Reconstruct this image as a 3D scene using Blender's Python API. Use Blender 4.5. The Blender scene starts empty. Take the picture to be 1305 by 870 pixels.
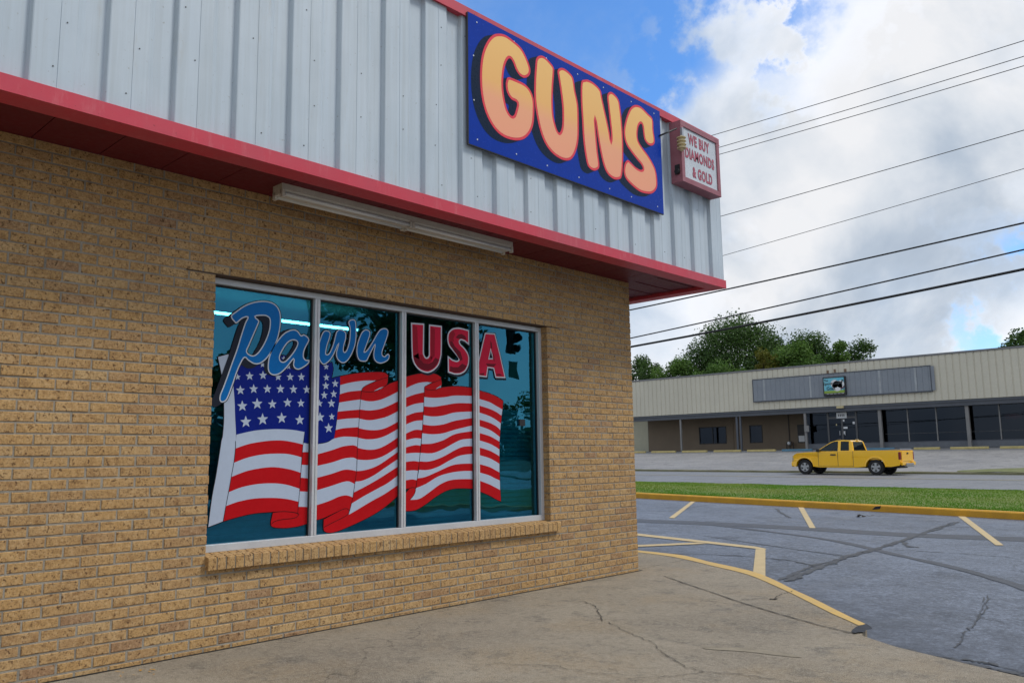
import bpy, bmesh, math, random
from mathutils import Vector, Matrix, noise
from mathutils.geometry import tessellate_polygon
random.seed(7)
R=math.radians
scene=bpy.context.scene
COL=scene.collection

# ------------------------------------------------------------------ camera
CAMZ=1.27
F_PX,PITCH,ROLL,YAW=1049.97,0.139966,-0.0146478,0.757850
CX,CY=652.5,435.0
Fv=Vector((-math.sin(YAW)*math.cos(PITCH),math.cos(YAW)*math.cos(PITCH),math.sin(PITCH)))
R0=Vector((math.cos(YAW),math.sin(YAW),0)); U0=R0.cross(Fv)
Rv=math.cos(ROLL)*R0+math.sin(ROLL)*U0
Uv=-math.sin(ROLL)*R0+math.cos(ROLL)*U0
cam=bpy.data.cameras.new('camera'); camo=bpy.data.objects.new('camera',cam); COL.objects.link(camo)
cam.sensor_fit='HORIZONTAL'; cam.sensor_width=36; cam.lens=F_PX/1305*36
cam.clip_start=0.05; cam.clip_end=3000
camo.matrix_world=Matrix(((Rv.x,Uv.x,-Fv.x,0),(Rv.y,Uv.y,-Fv.y,0),(Rv.z,Uv.z,-Fv.z,CAMZ),(0,0,0,1)))
scene.camera=camo
def ray(x,y):
    return (Fv*F_PX+Rv*(x-CX)-Uv*(y-CY)).normalized()
def onx(x,y,X):
    d=ray(x,y); t=X/d.x; return Vector((X,d.y*t,d.z*t+CAMZ))
def ony(x,y,Y):
    d=ray(x,y); t=Y/d.y; return Vector((d.x*t,Y,d.z*t+CAMZ))
def onz(x,y,Z):
    d=ray(x,y); t=(Z-CAMZ)/d.z; return Vector((d.x*t,d.y*t,Z))
def onf(x,y,f,off=0.0):
    z=0.0
    for _ in range(25):
        p=onz(x,y,z+off); z=f(p.x,p.y)
    return Vector((p.x,p.y,z+off))

# ------------------------------------------------------------------ terrain profile
def clamp(v,a,b): return max(a,min(b,v))
def lerp(a,b,t): return a+(b-a)*t
def lotz(x,y):
    x=clamp(x,-24,14); y=clamp(y,7,24)
    return -0.06-0.0236*(x+15.4)-0.0163*(y-22)
KY=22.0
def kerbz(x): return lotz(x,KY)+0.17
def roadz(x,y):
    x=clamp(x,-45,25)
    a=0.03-0.010*(x+6.2); b=0.27-0.0077*(x+8.6)
    t=(y-29.0)/(39.6-29.0)
    return lerp(a,b,t)+0.05*math.sin(math.pi*clamp(t,0,1))
def grassz(x,y):
    t=clamp((y-22.15)/(29-22.15),0,1)
    return lerp(kerbz(x)-0.01,roadz(x,29)+0.02,t)+0.06*math.sin(math.pi*t)
def farz(x,y):
    t=clamp((y-40.2)/(56.5-40.2),0,1)
    return lerp(roadz(x,39.6)+0.06,1.50-0.004*(clamp(x,-45,5)+20),t)
def gz(x,y):
    if y<=KY+.05: return lotz(x,y)
    if y<29: return grassz(x,y)
    if y<39.6: return roadz(x,y)
    return farz(x,y)

# ------------------------------------------------------------------ object helpers
def link(name,me,mats=(),parent=None,smooth=False):
    o=bpy.data.objects.new(name,me); COL.objects.link(o)
    for m in (mats if isinstance(mats,(list,tuple)) else [mats]): me.materials.append(m)
    if parent is not None: o.parent=parent
    if smooth:
        for p in me.polygons: p.use_smooth=True
    return o
def tag(o,label=None,cat=None,group=None,kind=None):
    if label: o['label']=label
    if cat: o['category']=cat
    if group: o['group']=group
    if kind: o['kind']=kind
    return o
def empty(name,loc,label,cat,group=None,rz=0):
    o=bpy.data.objects.new(name,None); COL.objects.link(o); o.location=loc; o.rotation_euler=(0,0,rz)
    o.empty_display_size=.2
    bpy.context.view_layer.update()
    return tag(o,label,cat,group)
class MB:
    def __init__(s): s.v=[];s.f=[];s.m=[];s.c=[]
    def face(s,pts,mi=0,col=None):
        i=len(s.v); s.v+= [tuple(p) for p in pts]; s.f.append(list(range(i,i+len(pts)))); s.m.append(mi); s.c.append(col)
    def box(s,a,b,mi=0,col=None):
        x0,x1=sorted((a[0],b[0]));y0,y1=sorted((a[1],b[1]));z0,z1=sorted((a[2],b[2]))
        i=len(s.v)
        s.v+=[(x0,y0,z0),(x1,y0,z0),(x1,y1,z0),(x0,y1,z0),(x0,y0,z1),(x1,y0,z1),(x1,y1,z1),(x0,y1,z1)]
        for q in ((0,3,2,1),(4,5,6,7),(0,1,5,4),(1,2,6,5),(2,3,7,6),(3,0,4,7)):
            s.f.append([i+k for k in q]); s.m.append(mi); s.c.append(col)
        return s
    def tube(s,pts,r,n=8,mi=0,r1=None,caps=True):
        pts=[Vector(p) for p in pts]; rings=[]
        for k,p in enumerate(pts):
            d=(pts[min(k+1,len(pts)-1)]-pts[max(k-1,0)]).normalized()
            a=d.orthogonal().normalized() if k==0 else (rings[-1][1]-d*rings[-1][1].dot(d)).normalized()
            b=d.cross(a); rr=r if r1 is None else lerp(r,r1,k/(len(pts)-1))
            rings.append((len(s.v),a))
            for j in range(n):
                t=2*math.pi*j/n; s.v.append(tuple(p+a*math.cos(t)*rr+b*math.sin(t)*rr))
        for k in range(len(rings)-1):
            i0,i1=rings[k][0],rings[k+1][0]
            for j in range(n):
                s.f.append([i0+j,i0+(j+1)%n,i1+(j+1)%n,i1+j]); s.m.append(mi); s.c.append(None)
        if caps:
            s.f.append([rings[0][0]+j for j in range(n)][::-1]); s.m.append(mi); s.c.append(None)
            s.f.append([rings[-1][0]+j for j in range(n)]); s.m.append(mi); s.c.append(None)
        return s
    def lathe(s,prof,c,axis='y',n=24,mi=0):
        rings=[]
        for (r,h) in prof:
            rings.append(len(s.v))
            for j in range(n):
                t=2*math.pi*j/n; a,b=r*math.cos(t),r*math.sin(t)
                p={'y':(a,h,b),'z':(a,b,h),'x':(h,a,b)}[axis]
                s.v.append((c[0]+p[0],c[1]+p[1],c[2]+p[2]))
        for k in range(len(rings)-1):
            i0,i1=rings[k],rings[k+1]
            for j in range(n):
                s.f.append([i0+j,i0+(j+1)%n,i1+(j+1)%n,i1+j]); s.m.append(mi); s.c.append(None)
        return s
    def build(s,name,mats,parent=None,smooth=False,bevel=0,local=None):
        vs=s.v
        if local is not None: vs=[(v[0]-local[0],v[1]-local[1],v[2]-local[2]) for v in vs]
        me=bpy.data.meshes.new(name); me.from_pydata(vs,[],s.f); 
        if not isinstance(mats,(list,tuple)): mats=[mats]
        if len(mats)>1: me.polygons.foreach_set('material_index',s.m)
        if any(c is not None for c in s.c):
            at=me.color_attributes.new('tone','FLOAT_COLOR','CORNER')
            buf=[]
            for f,c in zip(s.f,s.c):
                c=c or (.5,.5,.5); buf+=[c[0],c[1],c[2],1.0]*len(f)
            at.data.foreach_set('color',buf)
        me.update()
        o=link(name,me,mats,parent,smooth)
        if bevel:
            md=o.modifiers.new('bevel','BEVEL'); md.width=bevel; md.segments=2; md.limit_method='ANGLE'
        return o
def rel(parent): return tuple(parent.location)

# ------------------------------------------------------------------ materials
def new_mat(name):
    m=bpy.data.materials.new(name); m.use_nodes=True; nt=m.node_tree
    return m,nt,nt.nodes['Principled BSDF']
def N(nt,t,**k):
    n=nt.nodes.new(t)
    for a,b in k.items():
        if a in n.inputs: n.inputs[a].default_value=b
        else: setattr(n,a,b)
    return n
def ramp(nt,stops,src,interp='LINEAR'):
    r=nt.nodes.new('ShaderNodeValToRGB'); r.color_ramp.interpolation=interp
    e=r.color_ramp.elements
    while len(e)<len(stops): e.new(.5)
    for q,(p,c) in zip(e,stops):
        q.position=p; q.color=(c,c,c,1) if isinstance(c,(int,float)) else (*c,1)
    nt.links.new(src,r.inputs[0]); return r
def mix(nt,a,b,fac,mode='MIX'):
    m=nt.nodes.new('ShaderNodeMix'); m.data_type='RGBA'; m.blend_type=mode
    for s,v in ((6,a),(7,b),(0,fac)):
        if hasattr(v,'is_output') or isinstance(v,bpy.types.NodeSocket): nt.links.new(v,m.inputs[s])
        elif s==0: m.inputs[0].default_value=v
        else: m.inputs[s].default_value=(*v,1)
    return m.outputs[2]
def pos(nt,scale=(1,1,1),rot=(0,0,0)):
    g=nt.nodes.new('ShaderNodeNewGeometry'); m=nt.nodes.new('ShaderNodeMapping')
    m.inputs['Scale'].default_value=scale; m.inputs['Rotation'].default_value=rot
    nt.links.new(g.outputs['Position'],m.inputs['Vector']); return m.outputs[0]
def noise_n(nt,vec,scale,detail=4,rough=.55,dist=0):
    n=nt.nodes.new('ShaderNodeTexNoise'); n.inputs['Scale'].default_value=scale; n.inputs['Detail'].default_value=detail
    n.inputs['Roughness'].default_value=rough; n.inputs['Distortion'].default_value=dist
    nt.links.new(vec,n.inputs['Vector']); return n.outputs[0]
def bump(nt,bs,h,strength=.3,dist=.01):
    b=nt.nodes.new('ShaderNodeBump'); b.inputs['Strength'].default_value=strength; b.inputs['Distance'].default_value=dist
    nt.links.new(h,b.inputs['Height']); nt.links.new(b.outputs[0],bs.inputs['Normal']); return b
def mat(name,col,rough=.6,metal=0,spec=.5,var=.12,vs=3.0,bstr=0,bsc=60,col2=None,coat=0):
    """plain surface with soft large + fine variation of its colour"""
    m,nt,bs=new_mat(name)
    v=pos(nt)
    a=noise_n(nt,v,vs,5,.6); b=noise_n(nt,v,vs*14,3,.6)
    c2=col2 or tuple(c*(1-var*2) for c in col)
    f=ramp(nt,[(.3,0),(.72,1)],a)
    base=mix(nt,col,c2,f.outputs[0])
    f2=ramp(nt,[(.35,1-var),(.65,1+var*.0)],b)
    base=mix(nt,base,f2.outputs[0],1.0,'MULTIPLY')
    nt.links.new(base,bs.inputs['Base Color'])
    rr=ramp(nt,[(.3,clamp(rough-.08,0,1)),(.7,clamp(rough+.08,0,1))],b); nt.links.new(rr.outputs[0],bs.inputs['Roughness'])
    bs.inputs['Metallic'].default_value=metal; bs.inputs['Specular IOR Level'].default_value=spec
    bs.inputs['Coat Weight'].default_value=coat; bs.inputs['Coat Roughness'].default_value=.04
    if bstr: bump(nt,bs,noise_n(nt,v,bsc,4,.6),bstr,.01)
    return m
M={}
def srgb(r,g,b):
    f=lambda c:(c/255/12.92 if c<=10 else ((c/255+.055)/1.055)**2.4)
    return (f(r),f(g),f(b))

# brick: per-brick tone comes from the attribute, speckle and pits from noise
def brick_mat():
    m,nt,bs=new_mat('buff_brick')
    at=nt.nodes.new('ShaderNodeAttribute'); at.attribute_name='tone'
    v=pos(nt)
    sep=nt.nodes.new('ShaderNodeSeparateColor'); nt.links.new(at.outputs['Color'],sep.inputs[0])
    c=ramp(nt,[(0,(.34,.20,.11)),(.10,(.41,.25,.115)),(.35,(.455,.278,.115)),(.6,(.48,.292,.118)),(.85,(.46,.288,.13)),(1,(.51,.335,.155))],sep.outputs[0]).outputs[0]
    n1=noise_n(nt,v,22,4,.7)
    c=mix(nt,c,(.56,.38,.19),ramp(nt,[(.50,0),(.72,.5)],n1).outputs[0])
    c=mix(nt,c,(.24,.125,.05),ramp(nt,[(.30,.75),(.47,0)],n1).outputs[0])
    n2=noise_n(nt,v,115,3,.6)     # dark speckle
    c=mix(nt,c,(.07,.035,.02),ramp(nt,[(.33,.9),(.41,0)],n2).outputs[0])
    n4=noise_n(nt,v,48,3,.5); n5=noise_n(nt,v,60,5,.8)
    c=mix(nt,c,(.20,.12,.055),ramp(nt,[(.36,.75),(.49,0)],n5).outputs[0])
    c=mix(nt,c,(.62,.46,.27),ramp(nt,[(.54,0),(.68,.6)],n5).outputs[0])
    c=mix(nt,c,(.10,.05,.025),ramp(nt,[(.32,.85),(.39,0)],n4).outputs[0])
    n3=noise_n(nt,v,1.3,4,.6)     # broad weathering
    c=mix(nt,c,(.80,.76,.72),ramp(nt,[(.42,0),(.75,.5)],n3).outputs[0],'MULTIPLY')
    nt.links.new(c,bs.inputs['Base Color']); bs.inputs['Roughness'].default_value=.85; bs.inputs['Specular IOR Level'].default_value=.25
    h=mix(nt,ramp(nt,[(.28,0),(.42,1)],n2).outputs[0],n1,.5)
    bump(nt,bs,h,.55,.006)
    return m
M['brick']=brick_mat()
M['mortar']=mat('mortar',(.38,.34,.275),.95,var=.2,vs=9,bstr=.5,bsc=160)
def panel_mat():
    m,nt,bs=new_mat('painted_steel_panel'); v=pos(nt)
    a=noise_n(nt,v,1.1,5,.6); st=noise_n(nt,pos(nt,(20,20,.6)),1.0,5,.65); sp_=noise_n(nt,v,38,3,.6); dr=noise_n(nt,pos(nt,(5,5,1.2)),1.3,6,.7)
    c=mix(nt,(.53,.60,.66),(.47,.545,.61),ramp(nt,[(.35,0),(.65,1)],a).outputs[0])
    c=mix(nt,c,(.80,.79,.76),ramp(nt,[(.40,.0),(.70,.6)],st).outputs[0],'MULTIPLY')
    c=mix(nt,c,(.30,.31,.30),ramp(nt,[(.25,.7),(.33,0)],sp_).outputs[0])
    c=mix(nt,c,(.42,.41,.37),ramp(nt,[(.60,0),(.74,.5)],dr).outputs[0])
    nt.links.new(c,bs.inputs['Base Color']); nt.links.new(ramp(nt,[(.3,.36),(.7,.55)],st).outputs[0],bs.inputs['Roughness']); bs.inputs['Specular IOR Level'].default_value=.4
    bump(nt,bs,noise_n(nt,v,2.2,2,.5),.25,.02)
    return m
M['panel']=panel_mat()
def trim_mat():
    m,nt,bs=new_mat('red_painted_trim'); v=pos(nt)
    a=noise_n(nt,v,1.6,5,.6); st=noise_n(nt,pos(nt,(9,9,2)),1.4,6,.7); sp_=noise_n(nt,v,45,3,.6)
    c=mix(nt,(.58,.050,.080),(.50,.075,.105),ramp(nt,[(.35,0),(.65,1)],a).outputs[0])
    c=mix(nt,c,(.62,.20,.22),ramp(nt,[(.55,0),(.75,.45)],st).outputs[0])
    c=mix(nt,c,(.12,.03,.03),ramp(nt,[(.24,.7),(.32,0)],sp_).outputs[0])
    nt.links.new(c,bs.inputs['Base Color']); nt.links.new(ramp(nt,[(.3,.36),(.7,.55)],st).outputs[0],bs.inputs['Roughness']); bs.inputs['Specular IOR Level'].default_value=.3
    bump(nt,bs,noise_n(nt,v,3.0,2,.5),.3,.02)
    return m
M['panel_far']=mat('beige_steel_panel',(.63,.595,.49),.55,spec=.3,var=.05,vs=.5)
M['red']=trim_mat()
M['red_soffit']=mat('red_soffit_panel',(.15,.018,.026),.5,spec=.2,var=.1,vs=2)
M['pink']=mat('faded_maroon_cabinet',(.30,.085,.11),.55,var=.15,vs=6,col2=(.36,.14,.17))
M['frame']=mat('window_frame_aluminium',(.60,.61,.63),.38,metal=.2,var=.06,vs=5)
M['frame_dark']=mat('dark_gasket',(.02,.02,.022),.6)
M['white_enamel']=mat('white_enamel',(.62,.59,.53),.45,var=.12,vs=7,col2=(.50,.46,.40))
M['tube']=mat('unlit_fluorescent_tube',(.66,.68,.68),.2,var=.03)
M['black']=mat('black_plastic',(.015,.015,.017),.5,var=.1)
M['rubber']=mat('tyre_rubber',(.018,.018,.019),.85,var=.2,vs=8)
M['sign_blue']=mat('sign_blue',(.002,.040,.36),.22,var=.06,vs=2,spec=.12)
M['sign_navy']=mat('sign_shadow_navy',(.006,.018,.045),.3,var=.05,spec=.12)
M['sign_coral']=mat('sign_coral_line',(.80,.07,.10),.35,var=.04,spec=.12)
M['sign_edge']=mat('sign_edge',(.05,.05,.045),.6)
M['silver_paint']=mat('silver_letter_line',(.56,.60,.66),.4,var=.03,spec=.12)
M['g_red']=mat('flag_red',(.46,.006,.010),.35,var=.05,vs=4,spec=.12)
M['g_white']=mat('flag_white',(.42,.49,.61),.4,var=.03,vs=4,spec=.12)
M['g_blue']=mat('flag_blue',(.004,.014,.19),.35,var=.05,vs=4,spec=.12)
M['g_black']=mat('flag_black_line',(.008,.008,.010),.4,var=0,spec=.12)
M['l_blue']=mat('script_blue',(.005,.15,.46),.35,var=.06,vs=3,spec=.12)
M['l_shadow']=mat('script_drop_shadow',(.018,.022,.035),.4,var=0,spec=.12)
M['l_red']=mat('letter_red',(.62,.012,.050),.35,var=.05,vs=6,spec=.12)
M['l_dred']=mat('letter_dark_red',(.17,.008,.020),.35,var=.05,vs=6,spec=.12)
M['l_mred']=mat('letter_mid_red',(.36,.010,.028),.35,var=.05,vs=6,spec=.12)
def grad_mat():
    m,nt,bs=new_mat('airbrushed_orange_to_peach')
    g=nt.nodes.new('ShaderNodeNewGeometry'); s=nt.nodes.new('ShaderNodeSeparateXYZ'); nt.links.new(g.outputs['Position'],s.inputs[0])
    mr=nt.nodes.new('ShaderNodeMapRange'); mr.inputs[1].default_value=3.95; mr.inputs[2].default_value=4.95; nt.links.new(s.outputs['Z'],mr.inputs[0])
    c=ramp(nt,[(.0,(.92,.38,.24)),(.42,(.90,.42,.24)),(.58,(.90,.50,.18)),(1,(.93,.56,.20))],mr.outputs[0])
    nt.links.new(c.outputs[0],bs.inputs['Base Color']); bs.inputs['Roughness'].default_value=.35; bs.inputs['Specular IOR Level'].default_value=.15; return m
M['guns']=grad_mat()

def glass_mat(name,tint,refl,fac,rough=.01,wav=.05):
    """tinted film glass: see-through tint plus a coloured mirror layer"""
    m,nt,bs=new_mat(name); out=nt.nodes['Material Output']; nt.nodes.remove(bs)
    t=N(nt,'ShaderNodeBsdfTransparent'); t.inputs[0].default_value=(*tint,1)
    g=N(nt,'ShaderNodeBsdfGlossy'); g.inputs['Color'].default_value=(*refl,1); g.inputs['Roughness'].default_value=rough
    nv=noise_n(nt,pos(nt),1.6,2,.5); b=nt.nodes.new('ShaderNodeBump'); b.inputs['Strength'].default_value=wav; b.inputs['Distance'].default_value=.05
    nt.links.new(nv,b.inputs['Height']); nt.links.new(b.outputs[0],g.inputs['Normal'])
    lw=N(nt,'ShaderNodeFresnel'); lw.inputs[0].default_value=1.5
    mr=nt.nodes.new('ShaderNodeMapRange'); mr.inputs[1].default_value=.04; mr.inputs[2].default_value=.5; mr.inputs[3].default_value=fac; mr.inputs[4].default_value=min(1,fac*1.4+.22)
    nt.links.new(lw.outputs[0],mr.inputs[0])
    mx=N(nt,'ShaderNodeMixShader'); nt.links.new(mr.outputs[0],mx.inputs[0]); nt.links.new(t.outputs[0],mx.inputs[1]); nt.links.new(g.outputs[0],mx.inputs[2])
    nt.links.new(mx.outputs[0],out.inputs[0]); return m
M['glass']=glass_mat('teal_film_glass',(.06,.55,.66),(.09,.44,.66),.29)
M['glass_far']=glass_mat('dark_shop_glass',(.10,.11,.13),(.55,.66,.85),.035,.01,.006)
M['glass_car']=glass_mat('car_glass',(.16,.20,.20),(.5,.6,.65),.05)
M['teal_reflection']=mat('teal_reflection_board',(.04,.40,.48),.7,var=.15,vs=1.2)
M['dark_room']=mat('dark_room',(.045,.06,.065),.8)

def remap(nt,src,a,b):
    r=nt.nodes.new('ShaderNodeMapRange'); r.inputs[1].default_value=a; r.inputs[2].default_value=b; nt.links.new(src,r.inputs[0]); return r.outputs[0]
def asphalt(name,base,dark,light,rough,patch=1.0,spec=.5,wear=None):
    m,nt,bs=new_mat(name); v=pos(nt)
    big=noise_n(nt,v,.35,5,.6,.4); mot=noise_n(nt,v,6,8,.8,.1); mid=noise_n(nt,pos(nt,(1,.35,1),(0,0,.5)),1.9,5,.65,.3); fine=noise_n(nt,v,55,4,.75); grain=noise_n(nt,v,240,2,.6)
    c=mix(nt,base,dark,ramp(nt,[(.42,0),(.62,.8*patch)],big).outputs[0])
    c=mix(nt,c,light,ramp(nt,[(.48,0),(.75,.6*patch)],mid).outputs[0])
    c=mix(nt,c,dark,ramp(nt,[(.36,.75),(.50,0)],mot).outputs[0])
    c=mix(nt,c,light,ramp(nt,[(.52,0),(.68,.55)],mot).outputs[0])
    c=mix(nt,c,dark,ramp(nt,[(.36,.8),(.49,0)],fine).outputs[0])
    c=mix(nt,c,light,ramp(nt,[(.56,0),(.72,.8)],grain).outputs[0])
    g2=noise_n(nt,v,21,6,.9); g3=noise_n(nt,pos(nt,(1,1,1),(0,0,.7)),1.1,6,.75,.5)
    c=mix(nt,c,tuple(x*.8 for x in dark),ramp(nt,[(.36,.85),(.46,0)],g3).outputs[0])
    c=mix(nt,c,light,ramp(nt,[(.51,0),(.60,.75)],g2).outputs[0])
    c=mix(nt,c,dark,ramp(nt,[(.40,.75),(.48,0)],g2).outputs[0])
    if wear:
        p0,nn=wear
        g_=nt.nodes.new('ShaderNodeNewGeometry'); sb=nt.nodes.new('ShaderNodeVectorMath'); sb.operation='SUBTRACT'; sb.inputs[1].default_value=p0; nt.links.new(g_.outputs['Position'],sb.inputs[0])
        dp=nt.nodes.new('ShaderNodeVectorMath'); dp.operation='DOT_PRODUCT'; dp.inputs[1].default_value=nn; nt.links.new(sb.outputs[0],dp.inputs[0])
        ad=nt.nodes.new('ShaderNodeMath'); ad.operation='MULTIPLY_ADD'; ad.inputs[1].default_value=5.0; nt.links.new(noise_n(nt,v,1.0,6,.7,.4),ad.inputs[0]); nt.links.new(dp.outputs['Value'],ad.inputs[2])
        c=mix(nt,c,tuple(x*.75 for x in dark),ramp(nt,[(0,.95),(.38,.55),(.75,0)],(lambda q:q)(remap(nt,ad.outputs[0],1.9,4.4))).outputs[0])
    vo=nt.nodes.new('ShaderNodeTexVoronoi'); vo.feature='DISTANCE_TO_EDGE'; vo.inputs['Scale'].default_value=.42
    wn=nt.nodes.new('ShaderNodeTexNoise'); wn.inputs['Scale'].default_value=2.2; wn.inputs['Detail'].default_value=5
    nt.links.new(v,wn.inputs['Vector'])
    wv=nt.nodes.new('ShaderNodeVectorMath'); wv.operation='MULTIPLY_ADD'; wv.inputs[1].default_value=(.8,.8,.8)
    nt.links.new(wn.outputs['Color'],wv.inputs[0]); nt.links.new(v,wv.inputs[2]); nt.links.new(wv.outputs[0],vo.inputs['Vector'])
    ck=ramp(nt,[(.0,.8),(.006,.0)],vo.outputs[0]).outputs[0]
    msk=ramp(nt,[(.52,0),(.6,1)],noise_n(nt,v,.22,2,.5)).outputs[0]
    ckm=nt.nodes.new('ShaderNodeMath'); ckm.operation='MULTIPLY'; nt.links.new(ck,ckm.inputs[0]); nt.links.new(msk,ckm.inputs[1])
    c=mix(nt,c,tuple(x*.45 for x in dark),ckm.outputs[0])
    nt.links.new(c,bs.inputs['Base Color'])
    nt.links.new(ramp(nt,[(.35,rough-.1),(.7,rough+.12)],mid).outputs[0],bs.inputs['Roughness']); bs.inputs['Specular IOR Level'].default_value=spec
    bump(nt,bs,mix(nt,fine,grain,.5),.5,.01)
    return m
M['lot']=asphalt('sealed_asphalt',(.100,.118,.158),(.030,.037,.053),(.23,.265,.33),.50,1.0,.5,wear=((-2.6,6.6,0),(.53,.85,0)))
M['road']=asphalt('road_asphalt',(.17,.175,.19),(.12,.125,.135),(.24,.245,.26),.55,.6)
M['lot_far']=asphalt('old_asphalt',(.24,.235,.235),(.13,.13,.135),(.34,.33,.32),.75)
M['tar']=mat('tar_seam_and_shadow',(.030,.032,.038),.45,var=.3,vs=14)
M['skid']=mat('tyre_mark',(.050,.055,.070),.5,var=.25,vs=5)
def concrete_mat():
    m,nt,bs=new_mat('exposed_concrete'); v=pos(nt)
    big=noise_n(nt,v,.55,5,.6,.5); mid=noise_n(nt,v,3.2,7,.75); fine=noise_n(nt,v,42,5,.8); gr=noise_n(nt,v,190,2,.6)
    c=mix(nt,(.335,.285,.212),(.20,.168,.125),ramp(nt,[(.36,0),(.66,1)],big).outputs[0])
    c=mix(nt,c,(.30,.215,.115),ramp(nt,[(.48,0),(.68,.6)],noise_n(nt,pos(nt,(1,1,1),(0,0,1.1)),.9,4,.6)).outputs[0])
    c=mix(nt,c,(.095,.085,.07),ramp(nt,[(.34,.8),(.48,0)],mid).outputs[0])
    c=mix(nt,c,(.40,.36,.29),ramp(nt,[(.50,0),(.64,.7)],fine).outputs[0])
    c=mix(nt,c,(.06,.055,.045),ramp(nt,[(.36,.9),(.47,0)],gr).outputs[0])
    c=mix(nt,c,(.50,.46,.39),ramp(nt,[(.55,0),(.66,.7)],gr).outputs[0])
    g2=noise_n(nt,v,16,6,.88)
    c=mix(nt,c,(.38,.34,.275),ramp(nt,[(.51,0),(.62,.35)],g2).outputs[0])
    c=mix(nt,c,(.10,.088,.07),ramp(nt,[(.38,.4),(.48,0)],g2).outputs[0])
    vo=nt.nodes.new('ShaderNodeTexVoronoi'); vo.feature='DISTANCE_TO_EDGE'; vo.inputs['Scale'].default_value=.55
    wn=nt.nodes.new('ShaderNodeTexNoise'); wn.inputs['Scale'].default_value=3; wn.inputs['Detail'].default_value=6; nt.links.new(v,wn.inputs['Vector'])
    wv=nt.nodes.new('ShaderNodeVectorMath'); wv.operation='MULTIPLY_ADD'; wv.inputs[1].default_value=(.6,.6,.6)
    nt.links.new(wn.outputs['Color'],wv.inputs[0]); nt.links.new(v,wv.inputs[2]); nt.links.new(wv.outputs[0],vo.inputs['Vector'])
    ck=ramp(nt,[(.0,.6),(.004,.0)],vo.outputs[0]).outputs[0]
    msk=ramp(nt,[(.55,0),(.60,1)],noise_n(nt,v,.5,2,.5)).outputs[0]
    ckm=nt.nodes.new('ShaderNodeMath'); ckm.operation='MULTIPLY'; nt.links.new(ck,ckm.inputs[0]); nt.links.new(msk,ckm.inputs[1])
    c=mix(nt,c,(.035,.032,.028),ckm.outputs[0])
    nt.links.new(c,bs.inputs['Base Color']); bs.inputs['Roughness'].default_value=.85; bs.inputs['Specular IOR Level'].default_value=.3
    bump(nt,bs,mix(nt,fine,mid,.4),.7,.012); return m
M['concrete']=concrete_mat()
M['kerb_yellow']=mat('yellow_kerb_paint',(.72,.37,.02),.65,var=.2,vs=3,col2=(.55,.28,.025),bstr=.3,bsc=40)
M['line_yellow']=mat('worn_line_paint',(.60,.46,.24),.7,var=.2,vs=9,col2=(.50,.38,.20))
M['edge_yellow']=mat('sidewalk_edge_paint',(.66,.42,.10),.65,var=.18,vs=5,col2=(.55,.38,.14))
M['stop_yellow']=mat('wheel_stop_yellow',(.62,.50,.20),.7,var=.15,vs=4)
M['stop_blue']=mat('wheel_stop_blue',(.10,.25,.36),.7,var=.15,vs=4)
M['soil']=mat('ground_soil',(.07,.085,.035),.95,var=.3,vs=.2,col2=(.11,.10,.05))
M['grass']=mat('grass_sheet',(.11,.17,.02),.95,var=.2,vs=.6,col2=(.17,.19,.05),bstr=.6,bsc=30)
M['verge']=mat('verge_dirt',(.20,.17,.12),.95,var=.3,vs=2,col2=(.13,.15,.05),bstr=.5,bsc=20)
M['verge_weed']=mat('weedy_dirt',(.20,.20,.10),.95,var=.3,vs=2.5,col2=(.12,.15,.03),bstr=.6,bsc=20)
def leaf_mat(name,dark,light,tr=.25):
    m,nt,bs=new_mat(name); out=nt.nodes['Material Output']
    at=nt.nodes.new('ShaderNodeAttribute'); at.attribute_name='tone'
    sep=nt.nodes.new('ShaderNodeSeparateColor'); nt.links.new(at.outputs['Color'],sep.inputs[0])
    c=ramp(nt,[(0,dark),(1,light)],sep.outputs[0]).outputs[0]
    nt.links.new(c,bs.inputs['Base Color']); bs.inputs['Roughness'].default_value=.6; bs.inputs['Specular IOR Level'].default_value=.3
    t=nt.nodes.new('ShaderNodeBsdfTranslucent'); nt.links.new(c,t.inputs[0])
    mx=nt.nodes.new('ShaderNodeMixShader'); mx.inputs[0].default_value=tr
    nt.links.new(bs.outputs[0],mx.inputs[1]); nt.links.new(t.outputs[0],mx.inputs[2]); nt.links.new(mx.outputs[0],out.inputs[0]); return m
M['leaf_dark']=leaf_mat('leaf_dark_green',(.027,.066,.018),(.090,.165,.035),.3)
M['leaf_mid']=leaf_mat('leaf_mid_green',(.045,.11,.018),(.14,.24,.045),.35)
M['leaf_yel']=leaf_mat('leaf_yellowing',(.09,.11,.012),(.22,.20,.03))
M['blade']=leaf_mat('grass_blade',(.10,.25,.012),(.25,.31,.06),.3)
M['bark']=mat('bark',(.09,.07,.05),.9,var=.3,vs=4,bstr=.6,bsc=12)
M['truck']=mat('yellow_car_paint',(.95,.52,.004),.25,spec=.5,var=.0,coat=.6)
M['chrome']=mat('alloy',(.42,.43,.44),.35,metal=.6,var=.05)
M['grey_trim']=mat('grey_trim',(.06,.06,.065),.6)
M['taillight']=mat('red_lens',(.25,.008,.012),.2)
M['headlight']=mat('clear_lens',(.55,.42,.2),.15)
M['taupe']=mat('taupe_render',(.215,.168,.122),.85,var=.08,vs=.7)
M['slate']=mat('slate_paint',(.085,.095,.115),.55,var=.08,vs=1)
M['post_grey']=mat('post_grey',(.24,.235,.23),.6,var=.08,vs=2)
M['zinc']=mat('weathered_sign_panel',(.25,.275,.31),.55,var=.08,vs=.9,col2=(.21,.235,.27))
M['lap']=mat('cream_lap_siding',(.50,.49,.38),.6,var=.05)
M['wood']=mat('utility_pole_wood',(.11,.08,.055),.9,var=.25,vs=3,bstr=.5,bsc=20)
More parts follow.
